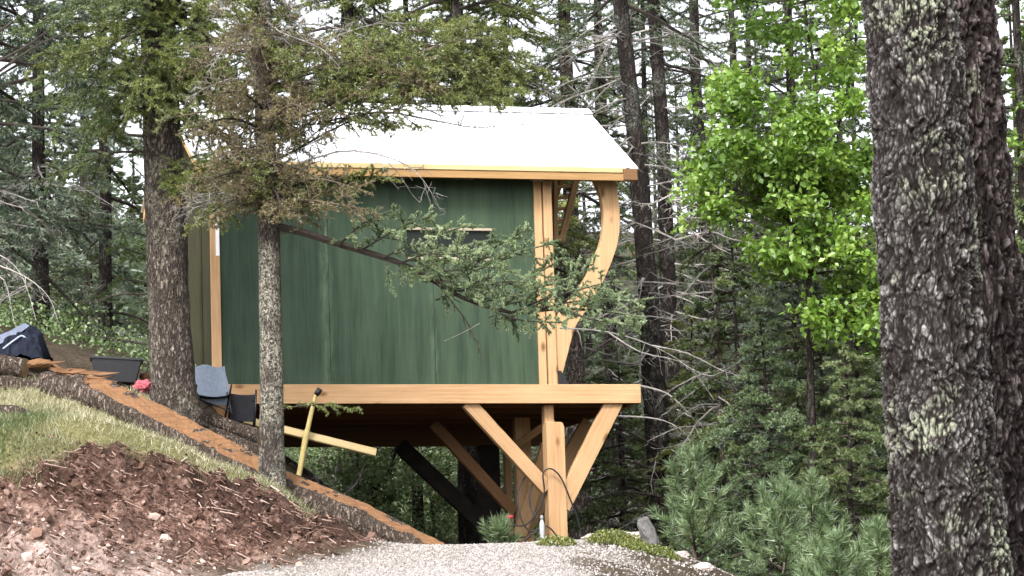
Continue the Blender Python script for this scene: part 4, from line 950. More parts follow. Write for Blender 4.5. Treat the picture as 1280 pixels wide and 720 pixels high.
# main living bough sweeping right in front of the wall  (material 1 living, 2 dying, 3 grey dead)
tw(g, nb, [(344, 283, 31.2), (380, 291, 31.15), (420, 304, 31.05), (470, 319, 30.95), (505, 331, 30.9), (540, 350, 30.85), (580, 373, 30.8), (640, 391, 30.7), (700, 386, 30.6), (760, 390, 30.5), (806, 398, 30.45)], .043, 1, tn=34, tw=.12, bare=.34, k=5, dens=300, flat=.9)
LIV = [[(425, 306, 31.0), (440, 290, 30.8), (465, 273, 30.7), (495, 262, 30.6)], [(450, 314, 31.), (480, 296, 30.7), (510, 280, 30.5), (540, 270, 30.4)],
       [(480, 322, 30.9), (515, 305, 30.7), (555, 292, 30.5), (590, 280, 30.4)], [(505, 331, 30.9), (550, 339, 30.6), (595, 334, 30.4), (640, 322, 30.2)],
       [(590, 335, 30.4), (615, 312, 30.3), (640, 298, 30.2), (662, 285, 30.1)], [(540, 350, 30.85), (585, 342, 31.0), (640, 318, 31.2), (690, 305, 31.3)],
       [(565, 364, 30.8), (620, 358, 30.6), (665, 345, 30.4), (705, 322, 30.3)], [(600, 378, 30.8), (650, 366, 31.0), (700, 352, 31.1), (742, 335, 31.2)],
       [(640, 391, 30.7), (680, 374, 30.5), (725, 362, 30.4), (765, 352, 30.3)], [(670, 388, 30.65), (710, 378, 30.8), (755, 374, 30.9), (800, 378, 31)],
       [(610, 384, 30.7), (640, 398, 30.5), (670, 402, 30.4), (705, 404, 30.3)], [(560, 362, 30.8), (600, 356, 30.3), (640, 352, 30.), (680, 358, 29.8)],
       [(520, 339, 30.9), (545, 322, 31.1), (580, 308, 31.2), (615, 300, 31.3)], [(700, 386, 30.6), (735, 398, 30.4), (765, 404, 30.3), (800, 410, 30.2)],
       [(500, 330, 30.9), (530, 318, 30.4), (565, 318, 30.2), (600, 312, 30)], [(530, 345, 30.85), (560, 352, 30.4), (590, 362, 30.2), (622, 366, 30)]]
for L in LIV: tw(g, nb, L, .012, 1, tn=15, tw=.34, k=7, dens=300, nl=.027, nw=.0066, flat=.95, bare=.14, upn=1.2, droop=.05, tint0=.55, nang=(.5, 1.25))
tw(g, nb, [(545, 352, 30.8), (565, 378, 30.75), (582, 400, 30.7), (592, 422, 30.7), (604, 447, 30.7)], .011, 0, dens=0, tn=9, tw=.25, k=3)
tw(g, nb, [(600, 404, 30.6), (580, 415, 30.6), (556, 426, 30.6)], .005, 0, wm=3, dens=0, tn=3, tw=.1, k=2)
# half dead brown boughs over the left part of the roof
DY = [[(333, 205, 31.2), (365, 190, 31.0), (410, 165, 30.8), (470, 135, 30.6), (540, 95, 30.5)], [(333, 185, 31.2), (370, 165, 30.9), (420, 130, 30.6), (470, 105, 30.4)],
      [(332, 165, 31.2), (300, 150, 30.9), (270, 150, 30.6), (240, 165, 30.4)], [(332, 150, 31.2), (365, 120, 30.9), (400, 90, 30.7), (440, 75, 30.6)],
      [(334, 225, 31.2), (300, 215, 30.9), (270, 222, 30.7), (238, 240, 30.5)], [(334, 240, 31.2), (370, 225, 30.9), (410, 225, 30.6), (455, 240, 30.4)],
      [(335, 255, 31.2), (310, 255, 30.9), (285, 262, 30.7), (262, 275, 30.6)], [(335, 250, 31.2), (380, 250, 30.8), (420, 255, 30.5), (460, 262, 30.3)],
      [(333, 215, 31.2), (340, 205, 30.8), (355, 205, 30.4), (385, 215, 30.1)], [(332, 170, 31.2), (345, 145, 30.8), (365, 130, 30.5), (390, 140, 30.2)],
      [(332, 140, 31.2), (310, 120, 30.8), (290, 115, 30.5), (265, 120, 30.3)], [(331, 120, 31.2), (350, 95, 31), (380, 70, 30.8), (420, 55, 30.6)],
      [(334, 230, 31.2), (345, 240, 30.7), (350, 255, 30.4), (352, 272, 30.2)], [(334, 200, 31.2), (310, 190, 30.7), (290, 190, 30.4), (265, 200, 30.2)]]
for i, L in enumerate(DY): tw(g, nb, L, .017, 2, tn=20, tw=.42, k=7, dens=85 if i % 3 else 120, nl=.026, nw=.006, flat=.7, bare=.1, droop=.5, wig=.3, kink=.6, wm=4 if i % 2 else 0, twr=.0055, tint0=.45)
# greener boughs mixed in, and grey bare ones trailing over the roof
for L in ([(330, 110, 31.2), (380, 95, 31), (450, 75, 30.8), (530, 70, 30.7)], [(334, 235, 31.2), (300, 228, 31.4), (265, 225, 31.5), (235, 235, 31.6)], [(335, 248, 31.2), (390, 240, 31.), (440, 232, 30.9), (485, 220, 30.8)],
          [(333, 210, 31.2), (300, 200, 31.3), (270, 205, 31.4), (240, 215, 31.5)]):
    tw(g, nb, L, .016, 5, tn=18, tw=.40, k=6, dens=170, flat=.6, droop=.5)
for k in range(24):      # dying and thinly green sprays reaching right over the roof from the upper limbs
    s = rng.random(); x0, y0 = 340 + 190 * s + rng.normal(0, 8), 150 - 75 * s + rng.normal(0, 22); x1 = x0 + rng.uniform(60, 135); y1 = y0 + rng.uniform(-30, 32)
    Y0 = 31.0 - .5 * s; m = 2 if rng.random() < .42 - .4 * s else 5
    tw(g, nb, [(x0, y0, Y0), ((x0 + x1) / 2, (y0 + y1) / 2 - 9, Y0 - rng.uniform(0, .4)), (x1, y1, Y0 - rng.uniform(0, .7))], .011, m, tn=17, tw=.46, k=7, dens=110 if m == 2 else 130, nl=.028, nw=.006, flat=.7, bare=.1, droop=.6, wig=.3, kink=.6, wm=4 if k % 2 else 0, twr=.005, tint0=.5)
for k in range(12):
    x0, y0 = rng.uniform(500, 600), rng.uniform(25, 115); x1 = x0 + rng.uniform(50, 100); y1 = y0 + rng.uniform(-15, 40)
    tw(g, nb, [(x0, y0, 30.6), ((x0 + x1) / 2, (y0 + y1) / 2 - 8, 30.4), (x1, y1, 30.2)], .010, 5, tn=17, tw=.46, k=7, dens=150, nl=.03, nw=.006, flat=.7, bare=.05, droop=.6, kink=.5, wm=4, twr=.0045, tint0=.55)
for L in ([(330, 60, 31.2), (410, 70, 31), (500, 60, 30.7), (600, 45, 30.5)], [(331, 110, 31.2), (420, 100, 30.9), (520, 92, 30.6), (610, 85, 30.4)]):
    tw(g, nb, L, .018, 0, wm=4, dens=0, tn=14, tw=.2, k=4, flat=.6)
for L in ([(400, 160, 30.8), (470, 140, 30.7), (540, 150, 30.6), (600, 160, 30.5), (655, 150, 30.4)], [(350, 150, 31.), (430, 128, 30.8), (500, 125, 30.6), (560, 148, 30.4), (620, 170, 30.3)], [(330, 60, 31.2), (300, 30, 31), (260, 10, 30.8)],
          [(329, 50, 31.2), (380, 30, 31), (440, 40, 30.8), (490, 60, 30.7)], [(328, 20, 31.2), (350, 40, 30.9), (400, 60, 30.6), (430, 90, 30.5)], [(334, 220, 31.2), (420, 190, 30.6), (480, 195, 30.3), (520, 215, 30.1), (545, 250, 30)],
          [(328, 30, 31.2), (290, 50, 30.9), (260, 90, 30.6)], [(330, 90, 31.2), (410, 50, 30.9), (470, 30, 30.7), (520, 30, 30.6)]):
    tw(g, nb, L, .013, 0, wm=3, dens=0, tn=18, tw=.30, k=5, droop=.9, flat=.6, kink=.6, twr=.0048, bare=.15)
for k in range(46):
    zz = rng.uniform(20, 268); az = rng.uniform(0, 6.28); Lb = rng.uniform(.5, 1.15) * (1 if zz > 60 else .8); P0 = at(np.interp(zz, [0, 150, 290], [327, 331, 336]), zz, 31.2) - nb
    kind = rng.random(); m = 2 if kind < .62 else (5 if kind < .85 else 3)
    bough(g, rng, P0, (math.cos(az), math.sin(az), rng.uniform(-.1, .35)), Lb, .013, .5, .3, .44, 18, .85, 7, 0 if m == 3 else 95, .027, .006, m if m != 3 else 2, 3 if m == 3 else (4 if rng.random() < .6 else 0), .1, .3, wig=.3, flat=.8, kink=.6, twr=.005)
for k in range(22):
    zz = rng.uniform(-50, 75); az = rng.uniform(3.0, 6.4); Lb = rng.uniform(.4, .95); P0 = at(np.interp(zz, [-100, 0, 150], [324, 327, 331]), zz, 31.2) - nb
    m = 3 if k % 3 else 2
    bough(g, rng, P0, (math.cos(az), math.sin(az), rng.uniform(-.3, .3)), Lb, .012, .6, .3, .46, 18, .85, 7, 0 if m == 3 else 90, .027, .006, 2, 3 if k % 2 else 4, .08, .3, wig=.35, flat=.8, kink=.7, twr=.0048)
# small sprig low on the trunk
tw(g, nb, [(345, 513, 31.1), (380, 507, 31.0), (415, 508, 30.95), (450, 513, 30.9)], .007, 5, tn=9, tw=.30, k=4, dens=130, droop=1.2, flat=.3)
for z in np.linspace(-30, -460, 20):
    az = rng.uniform(0, 6.28); Lb = rng.uniform(.5, 1.0) * (1 - abs(z) / 700); P0 = at(np.interp(z, [-480, 0], [316, 327]), z, 31.2) - nb
    bough(g, rng, P0, (math.cos(az), math.sin(az), .0), Lb, .014, .5, .2, .42, 10, .85, 5, 110, .03, .007, 2, 0)
g.build('crown', [TWIG, BOUGH_N, BROWN_N, TWIG_G, TWIG_B, YEL_N], thin)

# ------------------------------------------------------------------ forest behind and beside the cabin
def ctree(label, px, Y, H, r0, seed, mat, group=None, **kw):
    a = dict(z0=.8, nb=46, Lmax=2.2, dens=85, nl=.05, nw=.012, tn=13, k=5); a.update(kw); a['nb'] = int(a['nb'] * 1.45); a['k'] += 1; a['dens'] *= 1.1; a['nl'] *= 1.1
    b = gpos(px, Y); return conifer('conifer_tree', label, group, b, H, r0, 'crown', a.pop('z0'), a.pop('nb'), a.pop('Lmax'), mat, a.pop('bark', BARK_D), seed, **a)
# left side, blue-green firs
ctree('blue-green fir filling the left edge behind the navy bag', -30, 39, 11, .16, 31, BLUE_N, nb=52, Lmax=2.3, z0=1.2, dead=22, dead_L=1.6, dead_mat=TWIG_P, zmax=8.5)
ctree('slender grey-green fir with bare lower limbs between the left edge and the thick trunk', 52, 42, 12, .11, 32, BLUE_N, nb=36, Lmax=1.9, z0=1.6, dead=26, dead_L=1.6, dead_mat=TWIG_P, zmax=9.5, dens=70)
ctree('feathery mid green fir just left of the thick trunk', 135, 45, 12, .11, 33, GREEN_N, nb=30, Lmax=1.9, z0=1.0, dead=6, zmax=9.5, dens=75)
ctree('dark fir seen past the left side of the cabin roof', 262, 50, 14, .16, 34, DARK_N, nb=30, Lmax=1.7, z0=5.0, zmax=12, dens=70, tn=10)
# above the roof
ctree('yellow-green fir behind the roof left of the middle', 445, 43, 14, .15, 36, YEL_N, nb=58, Lmax=2.1, z0=4.2, zmax=12, dens=70, tn=11)
ctree('loose yellow-green fir behind the middle of the roof', 585, 41, 14, .14, 37, YEL_N, nb=62, Lmax=2.1, z0=4.4, zmax=12, dens=75, tn=12)
ctree('lacy olive fir rising behind the roof between two darker trunks', 520, 42.5, 13, .07, 50, YEL_N, nb=56, Lmax=1.8, z0=4.0, zmax=12, dens=60, tn=15, dead=14, dead_L=1.4, dead_mat=TWIG_G)
ctree('thin grey-green fir behind the roof left of the brown-limbed fir', 648, 43.5, 13, .07, 51, GREEN_N, nb=46, Lmax=1.6, z0=4.2, zmax=12, dens=60, tn=14, dead=20, dead_L=1.5, dead_mat=TWIG_G)
ctree('fir with brown lower limbs behind the right end of the roof', 722, 44, 15, .16, 38, GREEN_N, nb=34, Lmax=1.7, z0=5.4, dead=16, dead_L=1.7, dead_mat=TWIG_G, zmax=12, bark=BARK_L, tn=10, dens=60)
# tall bare trunks to the right of the roof
ctree('dark bare pole of a conifer, middle of three beside the cabin', 848, 44, 17, .145, 40, DARK_N, nb=14, Lmax=1.4, z0=7.2, dead=44, dead_L=1.9, dead_mat=TWIG_P, zmax=12, lean=(-.012, 0), tn=9, dens=60)
ctree('dark bare pole of a conifer, right of three beside the cabin', 892, 49, 17, .14, 41, DARK_N, nb=18, Lmax=1.6, z0=7.0, dead=30, dead_L=1.7, dead_mat=TWIG_G, zmax=13, lean=(-.004, 0), tn=9, dens=60)
ctree('stout black-barked conifer leaning slightly behind the right corner of the deck, left of three poles', 832, 40, 15, .165, 42, DARK_N, nb=10, Lmax=1.4, z0=7.2, dead=60, dead_L=1.7, dead_mat=TWIG_G, zmax=12, lean=(-.045, 0), tn=9, dens=60, rtop=.12)
ctree('slim fir with lacy crown showing between the left and middle poles', 822, 52, 15, .08, 53, GREEN_N, nb=40, Lmax=1.7, z0=7.6, zmax=14, dens=55, tn=14, dead=30, dead_L=1.6, dead_mat=TWIG_G)
ctree('slim fir with lacy crown just right of the roof ridge', 762, 50, 15, .08, 54, BLUE_N, nb=34, Lmax=1.6, z0=7.8, zmax=14, dens=55, tn=14, dead=30, dead_L=1.6, dead_mat=TWIG_G)
ctree('green fir standing behind the leafy tree and its left neighbour pole', 955, 53, 14, .10, 55, GREEN_N, nb=52, Lmax=2.0, z0=3, zmax=13, dens=65, tn=14)
ctree('green fir filling the gap between the leafy tree and the lichen-spotted trunk', 1065, 50, 13, .10, 56, GREEN_N, nb=56, Lmax=2.0, z0=2, zmax=13, dens=65, tn=14)
ctree('dead grey sapling with bare limbs below the left side of the leafy tree', 900, 38, 5.2, .05, 57, GREEN_N, nb=5, Lmax=.7, z0=3.6, dens=40, dead=40, dead_L=1.0, dead_mat=TWIG_G, bark=BARK_L)
# right understorey
ctree('grey-green sapling fir left of the leafy tree', 925, 38, 4.3, .06, 43, GREEN_N, nb=44, Lmax=1.3, z0=.3, dens=110, tint0=.35, dead=8, dead_mat=TWIG_P)
ctree('dense sapling fir below the leafy tree', 1000, 37, 4.0, .06, 44, BLUE_N, nb=46, Lmax=1.35, z0=.2, dens=115, tint0=.4)
ctree('dark sapling fir beside the lichen-spotted trunk', 1075, 35, 4.0, .06, 45, GREEN_N, nb=44, Lmax=1.25, z0=.2, dens=115, tint0=.4)
ctree('tall dark fir behind the leafy tree', 1010, 45, 13, .13, 46, DARK_N, nb=60, Lmax=2.0, z0=1.5, zmax=9, dens=70)
ctree('dark fir right of the lichen-spotted trunk at the right edge', 1300, 33, 9, .12, 47, GREEN_N, nb=44, Lmax=1.6, z0=1.0, zmax=8, dens=80)
ctree('dark fir behind the sapling firs on the right', 935, 50, 12, .15, 48, DARK_N, nb=44, Lmax=2.1, z0=.5, zmax=8, dens=70)
ctree('dark drooping fir behind the right end of the deck', 770, 52, 11, .15, 49, DARK_N, nb=44, Lmax=2.2, z0=.5, zmax=7.5, dens=70)
for lab, px, Y, H, sd, m, ti in (('pale green feathery sapling fir just right of the deck brace', 775, 41, 3.0, 81, GREEN_N, .6), ('olive sapling fir between the dark trunks and the left pine', 870, 40, 3.4, 82, YEL_N, .5), ('soft grey-green sapling fir behind the two lower pines', 960, 35.5, 3.0, 83, PINE_N, .42),
                            ('mid green sapling fir close to the left of the lichen-spotted trunk', 1062, 33.5, 2.9, 84, GREEN_N, .6), ('broad mid green sapling fir behind the right-hand pines', 1030, 36, 3.5, 85, GREEN_N, .65), ('thin grey-green sapling fir under the leafy tree\'s left edge', 905, 42, 4.4, 86, BLUE_N, .6)):
    ctree(lab, px, Y, H, .05, sd, m, nb=38, Lmax=1.15, z0=.2, dens=100, tint0=ti, nl=.04, nw=.009, tn=15)
# young long-needled pines low on the right
def pine(label, px, Y, H, seed, L=.5, py=640, nb=22):
    b = gpos(px, Y, 0, py); return conifer('pine_sapling', label, None, b, H, .022, 'crown', .12, nb, L, PINE_N, TWIG_B, seed, dens=130, nl=.12, nw=.0085, tn=6, k=3, elev=(1.1, .35), droop=-.5, tint0=.55, prof=.6, upn=.8, nang=(.3, .9), tw=.35)
pine('young blue-green pine beside the pointed grey slab', 868, 31.3, 1.12, 61, .46)
pine('young blue-green pine at the bottom edge left of the lichen-spotted trunk', 1040, 28.6, .80, 62, .45)
pine('small blue-green pine between the taller pine and the lichen-spotted trunk', 975, 30.5, 1.05, 63, .5)
pine('short blue-green pine at the foot of the lichen-spotted trunk', 1095, 29.5, 1.0, 64, .45)
pine('tiny pale pine in front of the dark back post of the deck', 622, 33.5, .32, 65, .16, nb=11)
pine('taller blue-green pine behind the smaller pines on the right', 1015, 33, 1.35, 66, .55)

# broadleaf tree
def leaves(g, C, n, spread, size, rng, mat, tint):
    m = len(C); i = np.repeat(np.arange(m), n); N = len(i)
    P = C[i] + rng.normal(size=(N, 3)) * spread
    d = nrm(rng.normal(size=(N, 3)) + np.array([0, 0, -.25])); up = nrm(rng.normal(size=(N, 3)) * .7 + np.array([0, 0, 1.])); x = nrm(np.cross(d, up)); nn = np.cross(x, d)
    L = (size * rng.uniform(.6, 1.2, N))[:, None]; w = L * .38
    V = np.stack([P, P + d * L * .45 + x * w + nn * w * .25, P + d * L, P + d * L * .45 - x * w + nn * w * .25], 1)
    o = (np.arange(N) * 4)[:, None]; t = np.clip(tint[i] + rng.normal(0, .12, N), 0, 1)
    g.add(V.reshape(-1, 3), t=np.concatenate([np.array([[0, 1, 2]]) + o, np.array([[0, 2, 3]]) + o]), mat=mat, tint=np.concatenate([t, t]))
def broadleaf(name, label, cat, b, forks, clusters, Yr, leaf_m, bark_m, seed, n=16, size=.075, cl=6, spread=.075, r0=.05, group=None, csz=.26, twig_m=TWIG):
    """forks: limb paths in pixels (px, py, Y); clusters: (px, py) hung from the nearest limb point"""
    rng = np.random.default_rng(seed); root = thing(name, b, label, cat, group); b = np.array(b)
    g = Geo(); allp = []
    for k, (L, r) in enumerate(forks):
        P = np.array([at(*q) for q in L]) - b
        if k == 0: P = np.concatenate([[[P[0, 0], P[0, 1], -.1]], P]) if P[0, 2] > 0 else P
        P = smooth_line(P, 5); P += rng.normal(0, .006, P.shape); g.poly(P, r * (1 - .75 * np.linspace(0, 1, len(P))), 7, rough=.15, seed=k); allp.append(P)
    g.build('trunk', bark_m, root, smooth=True); allp = np.concatenate(allp)
    g = Geo()
    for (x, y) in clusters:
        c = at(x, y, rng.uniform(*Yr)) - b; j = np.argmin(np.linalg.norm(allp - c, axis=1) + rng.uniform(0, .25, len(allp))); p = allp[j]
        mid = (p + c) / 2 + rng.normal(0, .07, 3); g.poly(smooth_line([p, mid, c], 4), np.linspace(.010, .004, 9), 4, 0, False)
        e = c + rng.normal(size=(cl, 3)) * np.array([csz, csz, csz * .55]); g.tubes(np.repeat(c[None], cl, 0), e, .004, .002, 3, 0)
        leaves(g, np.concatenate([e, (e + c) / 2]), n, spread, size, rng, 1, np.clip(.5 + rng.normal(0, .18) + rng.normal(0, .1, 2 * cl), 0, 1))
    g.build('crown', [twig_m, leaf_m], root); return root
rng = np.random.default_rng(77); CL = []
def fill(x0, x1, y0, y1, n, keep=lambda x, y: True):
    for _ in range(n):
        x, y = rng.uniform(x0, x1), rng.uniform(y0, y1)
        if keep(x, y): CL.append((x, y))
fill(920, 1090, -60, 60, 18); fill(900, 1085, 60, 150, 15); fill(872, 1030, 150, 215, 14); fill(868, 1090, 190, 265, 22); fill(870, 1000, 225, 262, 6)
fill(955, 1090, 255, 330, 11); fill(1010, 1095, 330, 420, 11); fill(950, 1000, 300, 345, 4); fill(985, 1090, 100, 240, 8)
bb_ = gpos(1016, 34.6)
broadleaf('leafy_tree', 'bright green broadleaf tree left of the lichen-spotted trunk', 'tree', bb_,
          [([(1016, 620, 34.6), (1014, 480, 34.6), (1011, 372, 34.6), (1012, 330, 34.6), (992, 285, 34.5), (975, 262, 34.4)], .055), ([(1012, 335, 34.6), (1030, 300, 34.7), (1042, 255, 34.8), (1046, 160, 34.8)], .04), ([(992, 285, 34.5), (1000, 200, 34.4), (1022, 120, 34.3), (1010, 40, 34.3), (1000, -60, 34.3)], .032),
           ([(1046, 178, 34.8), (1020, 148, 34.6), (985, 120, 34.4), (940, 90, 34.3)], .026), ([(1046, 160, 34.8), (1070, 60, 34.9), (1060, -60, 34.9)], .026), ([(1020, 62, 34.3), (1060, 50, 34.2), (1095, 45, 34.2)], .02), ([(975, 262, 34.4), (930, 240, 34.3), (890, 230, 34.2)], .016)],
          CL, (33.7, 35.4), LEAF, BARK_D, 5, n=14, size=.084, cl=7, csz=.17, spread=.058)
be_ = gpos(1300, 33.5); rng = np.random.default_rng(78)
broadleaf('leafy_tree', 'bright green leaves of a broadleaf tree at the top right corner behind the trunks', 'tree', be_, [([(1300, 800, 33.5), (1302, 500, 33.5), (1300, 250, 33.5), (1290, 80, 33.5), (1285, -60, 33.5)], .05), ([(1300, 250, 33.5), (1320, 120, 33.5), (1330, 0, 33.5)], .03)],
          [(rng.uniform(1262, 1345), rng.uniform(-60, 215)) for _ in range(26)], (33, 34), LEAF, BARK_D, 15, n=17, size=.072, cl=7, csz=.19, spread=.055)
# leafy shrubs beyond the deck, seen under it
SX = [('leafy shrub with a dark forked stem seen under the deck', 462, 41, [([(466, 660, 41), (465, 632, 41), (466, 610, 41), (450, 590, 41), (445, 556, 41)], .055), ([(466, 612, 41), (484, 596, 41), (492, 572, 41), (497, 552, 41)], .05)], (415, 520), (560, 650)),
      ('rounded leafy shrub under the deck right of the forked stem', 545, 43, [([(545, 700, 43), (540, 640, 43), (530, 580, 43)], .03)], (500, 605), (555, 670)),
      ('low leafy shrub under the deck near the dark back post', 620, 45, [([(620, 700, 45), (618, 640, 45), (625, 590, 45)], .03)], (570, 680), (560, 660))]
for k, (lab, px, Y, fk, xr, yr) in enumerate(SX):
    cl = [(rng.uniform(*xr), rng.uniform(*yr)) for _ in range(30)]; broadleaf('shrub', lab, 'shrub', gpos(px, Y, 0, 660), fk, cl, (Y - .8, Y + 1.2), SHRUB, BARK_D, 90 + k, n=13, size=.065, cl=6, csz=.22)
# dead grey brush behind the log under the deck's left end, and on the right
def brush(name, label, cat, b, specs, mat, seed, r=.012, twr=.0045, **kw):
    rg = np.random.default_rng(seed); g = Geo(); b = np.array(b)
    for L in specs:
        a = dict(tn=13, tw=.34, k=5, dens=0, droop=.7, flat=.7, kink=.6, bare=.1, twr=twr); a.update(kw)
        bough(g, rg, (0, 0, 0), (0, 0, 1), 1, r, path=smooth_line(np.array([at(*q) for q in L]) - b, 3), **a)
    o = g.build(name, mat); o.location = b; tag(o, label, cat); return o
brush('dead_brush', 'tangle of bare grey twigs behind the sawn log under the deck', 'dead brush', gpos(410, 37, 0, 600), [[(405, 625, 37), (392, 590, 37), (380, 560, 37)], [(410, 625, 37), (420, 590, 37), (425, 560, 37.2)], [(400, 630, 37), (375, 600, 36.8), (365, 575, 36.6)], [(415, 630, 37), (445, 605, 37), (455, 580, 37)], [(405, 630, 37), (405, 590, 36.7), (410, 562, 36.6)]], [TWIG_G], 1, .014)
brush('dead_branch', 'pale arching dead branch right of the deck corner', 'dead branch', at(700, 410, 35.6), [[(700, 410, 35.6), (760, 415, 35.4), (815, 432, 35.2), (862, 460, 35), (893, 500, 34.9)], [(815, 432, 35.2), (860, 442, 35), (900, 462, 34.9), (925, 470, 34.8)], [(862, 460, 35), (890, 470, 34.9), (925, 452, 34.8)], [(760, 415, 35.4), (800, 440, 35.2), (850, 452, 35.), (880, 478, 35)]], [TWIG_G], 2, .011, tn=12, tw=.22, k=4)
brush('dead_branch', 'grey dead branch curving down behind the deck corner', 'dead branch', at(800, 480, 38), [[(800, 482, 38), (830, 490, 38), (850, 505, 38), (872, 530, 38)], [(760, 520, 38), (810, 522, 38), (840, 530, 38), (864, 548, 38)]], [TWIG_P], 3, .013, tn=6, tw=.2, k=3)
brush('dead_branch', 'bare dark limbs fanning out behind the right deck brace', 'dead branch', at(826, 600, 39.7), [[(826, 590, 39.7), (780, 575, 39.5), (740, 580, 39.3)], [(826, 620, 39.7), (775, 615, 39.4), (730, 630, 39.2)], [(826, 560, 39.7), (785, 540, 39.5), (760, 525, 39.3)], [(826, 640, 39.7), (790, 632, 39.4), (745, 655, 39.2)]], [TWIG], 4, .02)
brush('dead_branch', 'bleached bare limbs crossing the dark trunks right of the curved rib', 'dead branch', at(845, 330, 38.5), [[(845, 355, 38.5), (800, 352, 38.4), (775, 356, 38.2)], [(845, 300, 38.5), (800, 280, 38.3), (778, 275, 38.2)], [(845, 300, 38.5), (890, 290, 38.3), (940, 300, 38.2)], [(845, 340, 38.5), (895, 355, 38.3), (940, 330, 38.2)], [(845, 270, 38.5), (880, 300, 38.2), (920, 320, 38), (950, 330, 38)], [(845, 390, 38.5), (890, 400, 38.2), (930, 385, 38)], [(845, 400, 38.5), (800, 395, 38.2), (785, 410, 38)], [(845, 250, 38.5), (880, 250, 38.3), (915, 270, 38.1)], [(845, 240, 38.5), (812, 255, 38.3), (785, 250, 38.2)]], [TWIG_P], 5, .013)
brush('dead_branch', 'grey crooked limbs in front of the sky right of the roof ridge', 'dead branch', at(730, 140, 42), [[(725, 145, 42), (770, 100, 41.8), (830, 60, 41.6)], [(725, 130, 42), (760, 60, 41.8), (790, 10, 41.6)], [(725, 120, 42), (690, 90, 41.8), (650, 75, 41.6)], [(725, 90, 42), (700, 50, 41.7), (660, 30, 41.5)], [(740, 45, 42), (800, 50, 41.6), (860, 40, 41.4), (910, 45, 41.2)], [(725, 160, 42), (690, 120, 41.5), (660, 100, 41.3)]], [TWIG_G], 6, .018)
brush('dead_branch', 'long pale bare branches drooping at the left edge above the navy bag', 'dead branch', at(-20, 300, 35), [[(-20, 310, 35), (10, 325, 35), (30, 350, 35), (45, 400, 35)], [(-20, 340, 35), (5, 350, 35), (15, 390, 35), (22, 420, 35)], [(-20, 325, 35), (30, 345, 34.8), (60, 370, 34.7), (72, 400, 34.6)]], [TWIG_P], 7, .008, tn=8, tw=.2, k=3)
brush('dead_branch', 'dark limbs crossing the top left corner', 'dead branch', at(-30, 80, 35.5), [[(-30, 90, 35.5), (30, 60, 35.3), (80, 25, 35.1), (140, 0, 35)], [(-30, 60, 35.5), (20, 25, 35.3), (70, -10, 35.1)], [(-30, 110, 35.5), (50, 55, 35.2), (110, 32, 35)]], [TWIG], 8, .022, tn=10, tw=.25)
brush('dead_branch', 'low dark limb sweeping left behind the black tub', 'dead branch', at(190, 428, 37), [[(195, 432, 37), (150, 425, 37), (110, 418, 37), (80, 415, 37)], [(195, 368, 37.5), (150, 368, 37.4), (110, 378, 37.3), (60, 372, 37.2)]], [TWIG], 9, .016, tn=9, tw=.2, flat=.3)
# distant conifers on the slope (copies of three kinds)
pA_ = ctree('thin dark conifer on the far slope, the first of its kind', 330, 62, 13, .15, 71, DARK_N, nb=40, Lmax=2.2, z0=1., dens=60, nl=.08, nw=.026, k=5, tn=13)
pB_ = ctree('pale conifer on the far slope, the first of its kind', 480, 60, 10, .13, 72, GREEN_N, nb=36, Lmax=2.1, z0=.5, dens=60, nl=.08, nw=.026, k=5, tn=13)
pC_ = ctree('blue conifer on the far slope, the first of its kind', 110, 58, 10, .13, 73, BLUE_N, nb=36, Lmax=2.2, z0=.5, dens=60, nl=.08, nw=.026, k=5, tn=13)
GRP = 'conifers of the far wood'
FAR = {0: 'dark conifer of the far wood seen between the nearer trees', 1: 'mid green conifer of the far wood seen between the nearer trees', 2: 'blue-green conifer of the far wood seen between the nearer trees'}
for k, o in enumerate((pA_, pB_, pC_)): o['label'] = FAR[k]; o['group'] = GRP
rf = np.random.default_rng(4)
for k, (px, Y, kind, sc) in enumerate([(690, 58, 0, .62), (740, 64, 0, .7), (860, 60, 0, .72), (905, 66, 0, .75), (965, 60, 0, .8), (1030, 62, 0, .85), (1085, 58, 0, .8), (560, 66, 1, .6), (640, 62, 1, .6), (420, 68, 1, .62), (780, 70, 1, .7), (830, 74, 0, .8),
                           (-20, 62, 2, .9), (20, 74, 1, .6), (1150, 60, 0, .9), (1250, 58, 0, .9), (1320, 62, 1, .9), (930, 80, 1, .9), (1000, 84, 1, 1.), (700, 84, 1, .8), (300, 80, 1, .7), (520, 82, 0, .6), (880, 90, 1, .9), (1290, 44, 1, .8)]):
    copy_tree((pA_, pB_, pC_)[kind], gpos(px, Y, -.1), rf.uniform(0, 6.28), sc * rf.uniform(.92, 1.08), FAR[kind], GRP)
# ground cover under the trees: low leafy growth nobody could count
X = rf.uniform(-16, 16, 26000); Y = rf.uniform(36.5, 62, 26000); ok = (np.abs(X) < Y * .19) & ~((Y < 41.0) & (X > -3.6) & (X < 1.8)); X, Y = X[ok], Y[ok]
g = Geo(); c = np.stack([X, Y, zg(X, Y) + rf.uniform(.03, .55, len(X)) * fbm(np.stack([X * .6, Y * .6, 0 * X], -1), 2, 3)], -1); leaves(g, c, 7, .12, .055, rf, 0, np.clip(rf.normal(.4, .2, len(X)), 0, 1))
tag(g.build('undergrowth', [SHRUB]), 'low leafy undergrowth covering the forest floor', 'undergrowth', kind='stuff')
